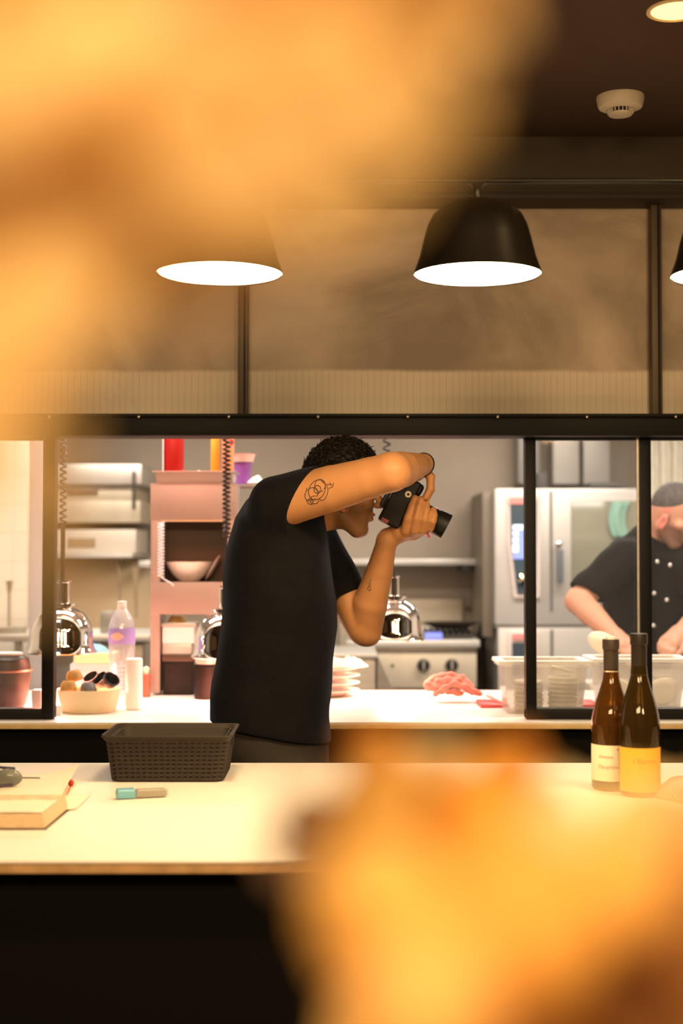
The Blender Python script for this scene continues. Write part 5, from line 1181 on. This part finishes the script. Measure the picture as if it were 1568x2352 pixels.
# upper spray, arching in from a vase standing left of the view
vx0 = Vector((-.30, .34, ZN-.19))
t = thing('dried_leaf_spray', 'blurred golden leafy spray arching across the upper left, nearest the lens', 'plant', (-.30, .34, .75))
top = [(-400, -400), (1120, -400), (1060, 40), (960, 150), (860, 250), (760, 290), (640, 330), (560, 440), (470, 510), (330, 560), (200, 680), (80, 830), (-40, 1010), (-400, 1050)]
foliage('leaves', top, 230, .19, .31, .02, .04, gold, t, 11)
foliage('side_leaves', [(820, -200), (1180, -200), (1150, 40), (1010, 130), (900, 230), (830, 120)], 13, .26, .31, .014, .024, rust_, t, 5)
foliage('amber_leaves', [(-200, 100), (300, 200), (300, 480), (60, 800), (-60, 960), (-200, 900)], 30, .24, .30, .02, .034, gold2, t, 8)
foliage('near_leaves', [(-60, 1000), (90, 980), (90, 1120), (40, 1300), (-60, 1380)], 11, .13, .17, .006, .010, gold, t, 41)
foliage('tip_leaves', [(560, 420), (700, 330), (940, 240), (1000, 60), (1060, 60), (1010, 300), (860, 400), (640, 520)], 16, .15, .19, .006, .010, gold, t, 43)
st = mat('brown_stem', (.18, .10, .04), .8)
m = MB(); m.tube([Vector((-.30, .34, .80)), Vector((-.27, .33, 1.2)), Vector((-.17, .31, 1.44)), Vector((-.08, .30, 1.50)), Vector((.0, .29, 1.52))], lambda u: .004-.003*u, 6)
for q in range(7):
    a = at(-100+150*q, 500-70*q, .33); m.tube([Vector((-.17+.02*q, .315, 1.43+.012*q)), a], .0009, 5)
m.build('stem', st, t)
o = MB().lathe([(0, .0), (.05, .0), (.06, .02), (.055, .12), (.03, .2), (.035, .22), (.03, .22), (.025, .2), (.05, .11), (.05, .02), (0, .012)], (-.30, .34, .75), 40).build('vase', mat('brown_stoneware', (.15, .08, .04), .5), None, (-.30, .34, .75)); tag(o, 'brown stoneware vase of the upper leaf spray, outside the left edge', 'vase')
# lower bouquet
BX, BY = .062, .40
t = thing('dried_flower_bouquet', 'blurred bunch of golden ball flowers and leaves filling the lower right', 'plant', (BX, BY, .75))
low = [(700, 1900), (740, 1850), (840, 1815), (960, 1810), (1120, 1850), (1230, 1900), (1400, 1890), (1700, 1880), (1700, 2500), (830, 2500), (850, 2280), (790, 2130), (790, 2010)]
foliage('leaves', low, 150, .37, .44, .022, .038, gold2, t, 21)
foliage('pale_leaves', [(1180, 1860), (1620, 1840), (1640, 2150), (1200, 2200)], 22, .36, .40, .016, .03, gold, t, 23)
foliage('side_leaves', [(620, 1850), (720, 1840), (730, 1960), (650, 1970)], 8, .32, .40, .010, .018, leaf_mat('mauve_leaf', (.26, .15, .10), (.36, .24, .17)), t, 25)
foliage('rust_leaves', [(1380, 2150), (1700, 2050), (1700, 2400), (1380, 2400), (1120, 2400), (1180, 2300)], 16, .345, .365, .02, .032, rust_, t, 31)
for k, (px, py, Y, r, c1) in enumerate(((1000, 1772, .42, .0075, (.95, .72, .42)), (880, 1850, .40, .010, (.95, .58, .16)), (1290, 1895, .36, .0080, (1.0, .80, .48)), (1460, 1880, .37, .0085, (.95, .66, .32)), (872, 2085, .345, .0150, (.95, .58, .16)), (975, 2310, .33, .0155, (1.0, .56, .18)), (1110, 1860, .40, .013, (.90, .46, .08)), (1190, 2130, .345, .0185, (.92, .50, .12)), (1120, 1960, .37, .015, (.85, .42, .07)), (1400, 2050, .36, .014, (.92, .52, .14)), (860, 1725, .43, .008, (.75, .36, .06)), (1180, 1745, .44, .007, (.70, .30, .05)))):
    Y -= .045; c = at(px, py, Y); m = MB(); m.ball(c, r, (1, 1, 1), 28)
    for v in m.bm.verts: 
        d = (v.co-c); v.co = c+d*(1+.07*noise.noise(d*900))
    m.build('ball_flower', leaf_mat('ball_flower_%d' % k, tuple(min(.97, q*1.0) for q in c1), tuple(min(.98, q*1.15+.03) for q in c1), .25), t)
m = MB()
for px, py in ((700, 1950), (880, 1900), (1000, 1850), (1190, 2100), (1290, 2000), (1460, 2000), (975, 2350)):
    m.tube([Vector((BX+(px-1000)*1e-5, BY, .93)), Vector((BX, BY, 1.12)), at(px, py, .41)], .0012, 5)
m.build('stem', st, t)
o = MB().lathe([(0, 0), (.04, 0), (.045, .01), (.045, .19), (.041, .19), (.041, .012), (0, .01)], (BX, BY, .75), 40).build('vase', mat('amber_vase', (.30, .16, .05), .2), None, (BX, BY, .75)); tag(o, 'plain amber vase under the lower flower bunch, below the picture', 'vase')
t = thing('dining_table', 'dark dining table below the picture carrying the two vases', 'table', (0, .45, 0))
MB().box((0, .45, .735), (1.4, .7, .03), bev=.005).build('table_top', mat('dark_oak', (.10, .06, .03), .5), t)
for sx in (-.62, .62):
    for sy in (.15, .75): MB().box((sx, sy, .36), (.05, .05, .72), bev=.004).build('leg', cb, t)
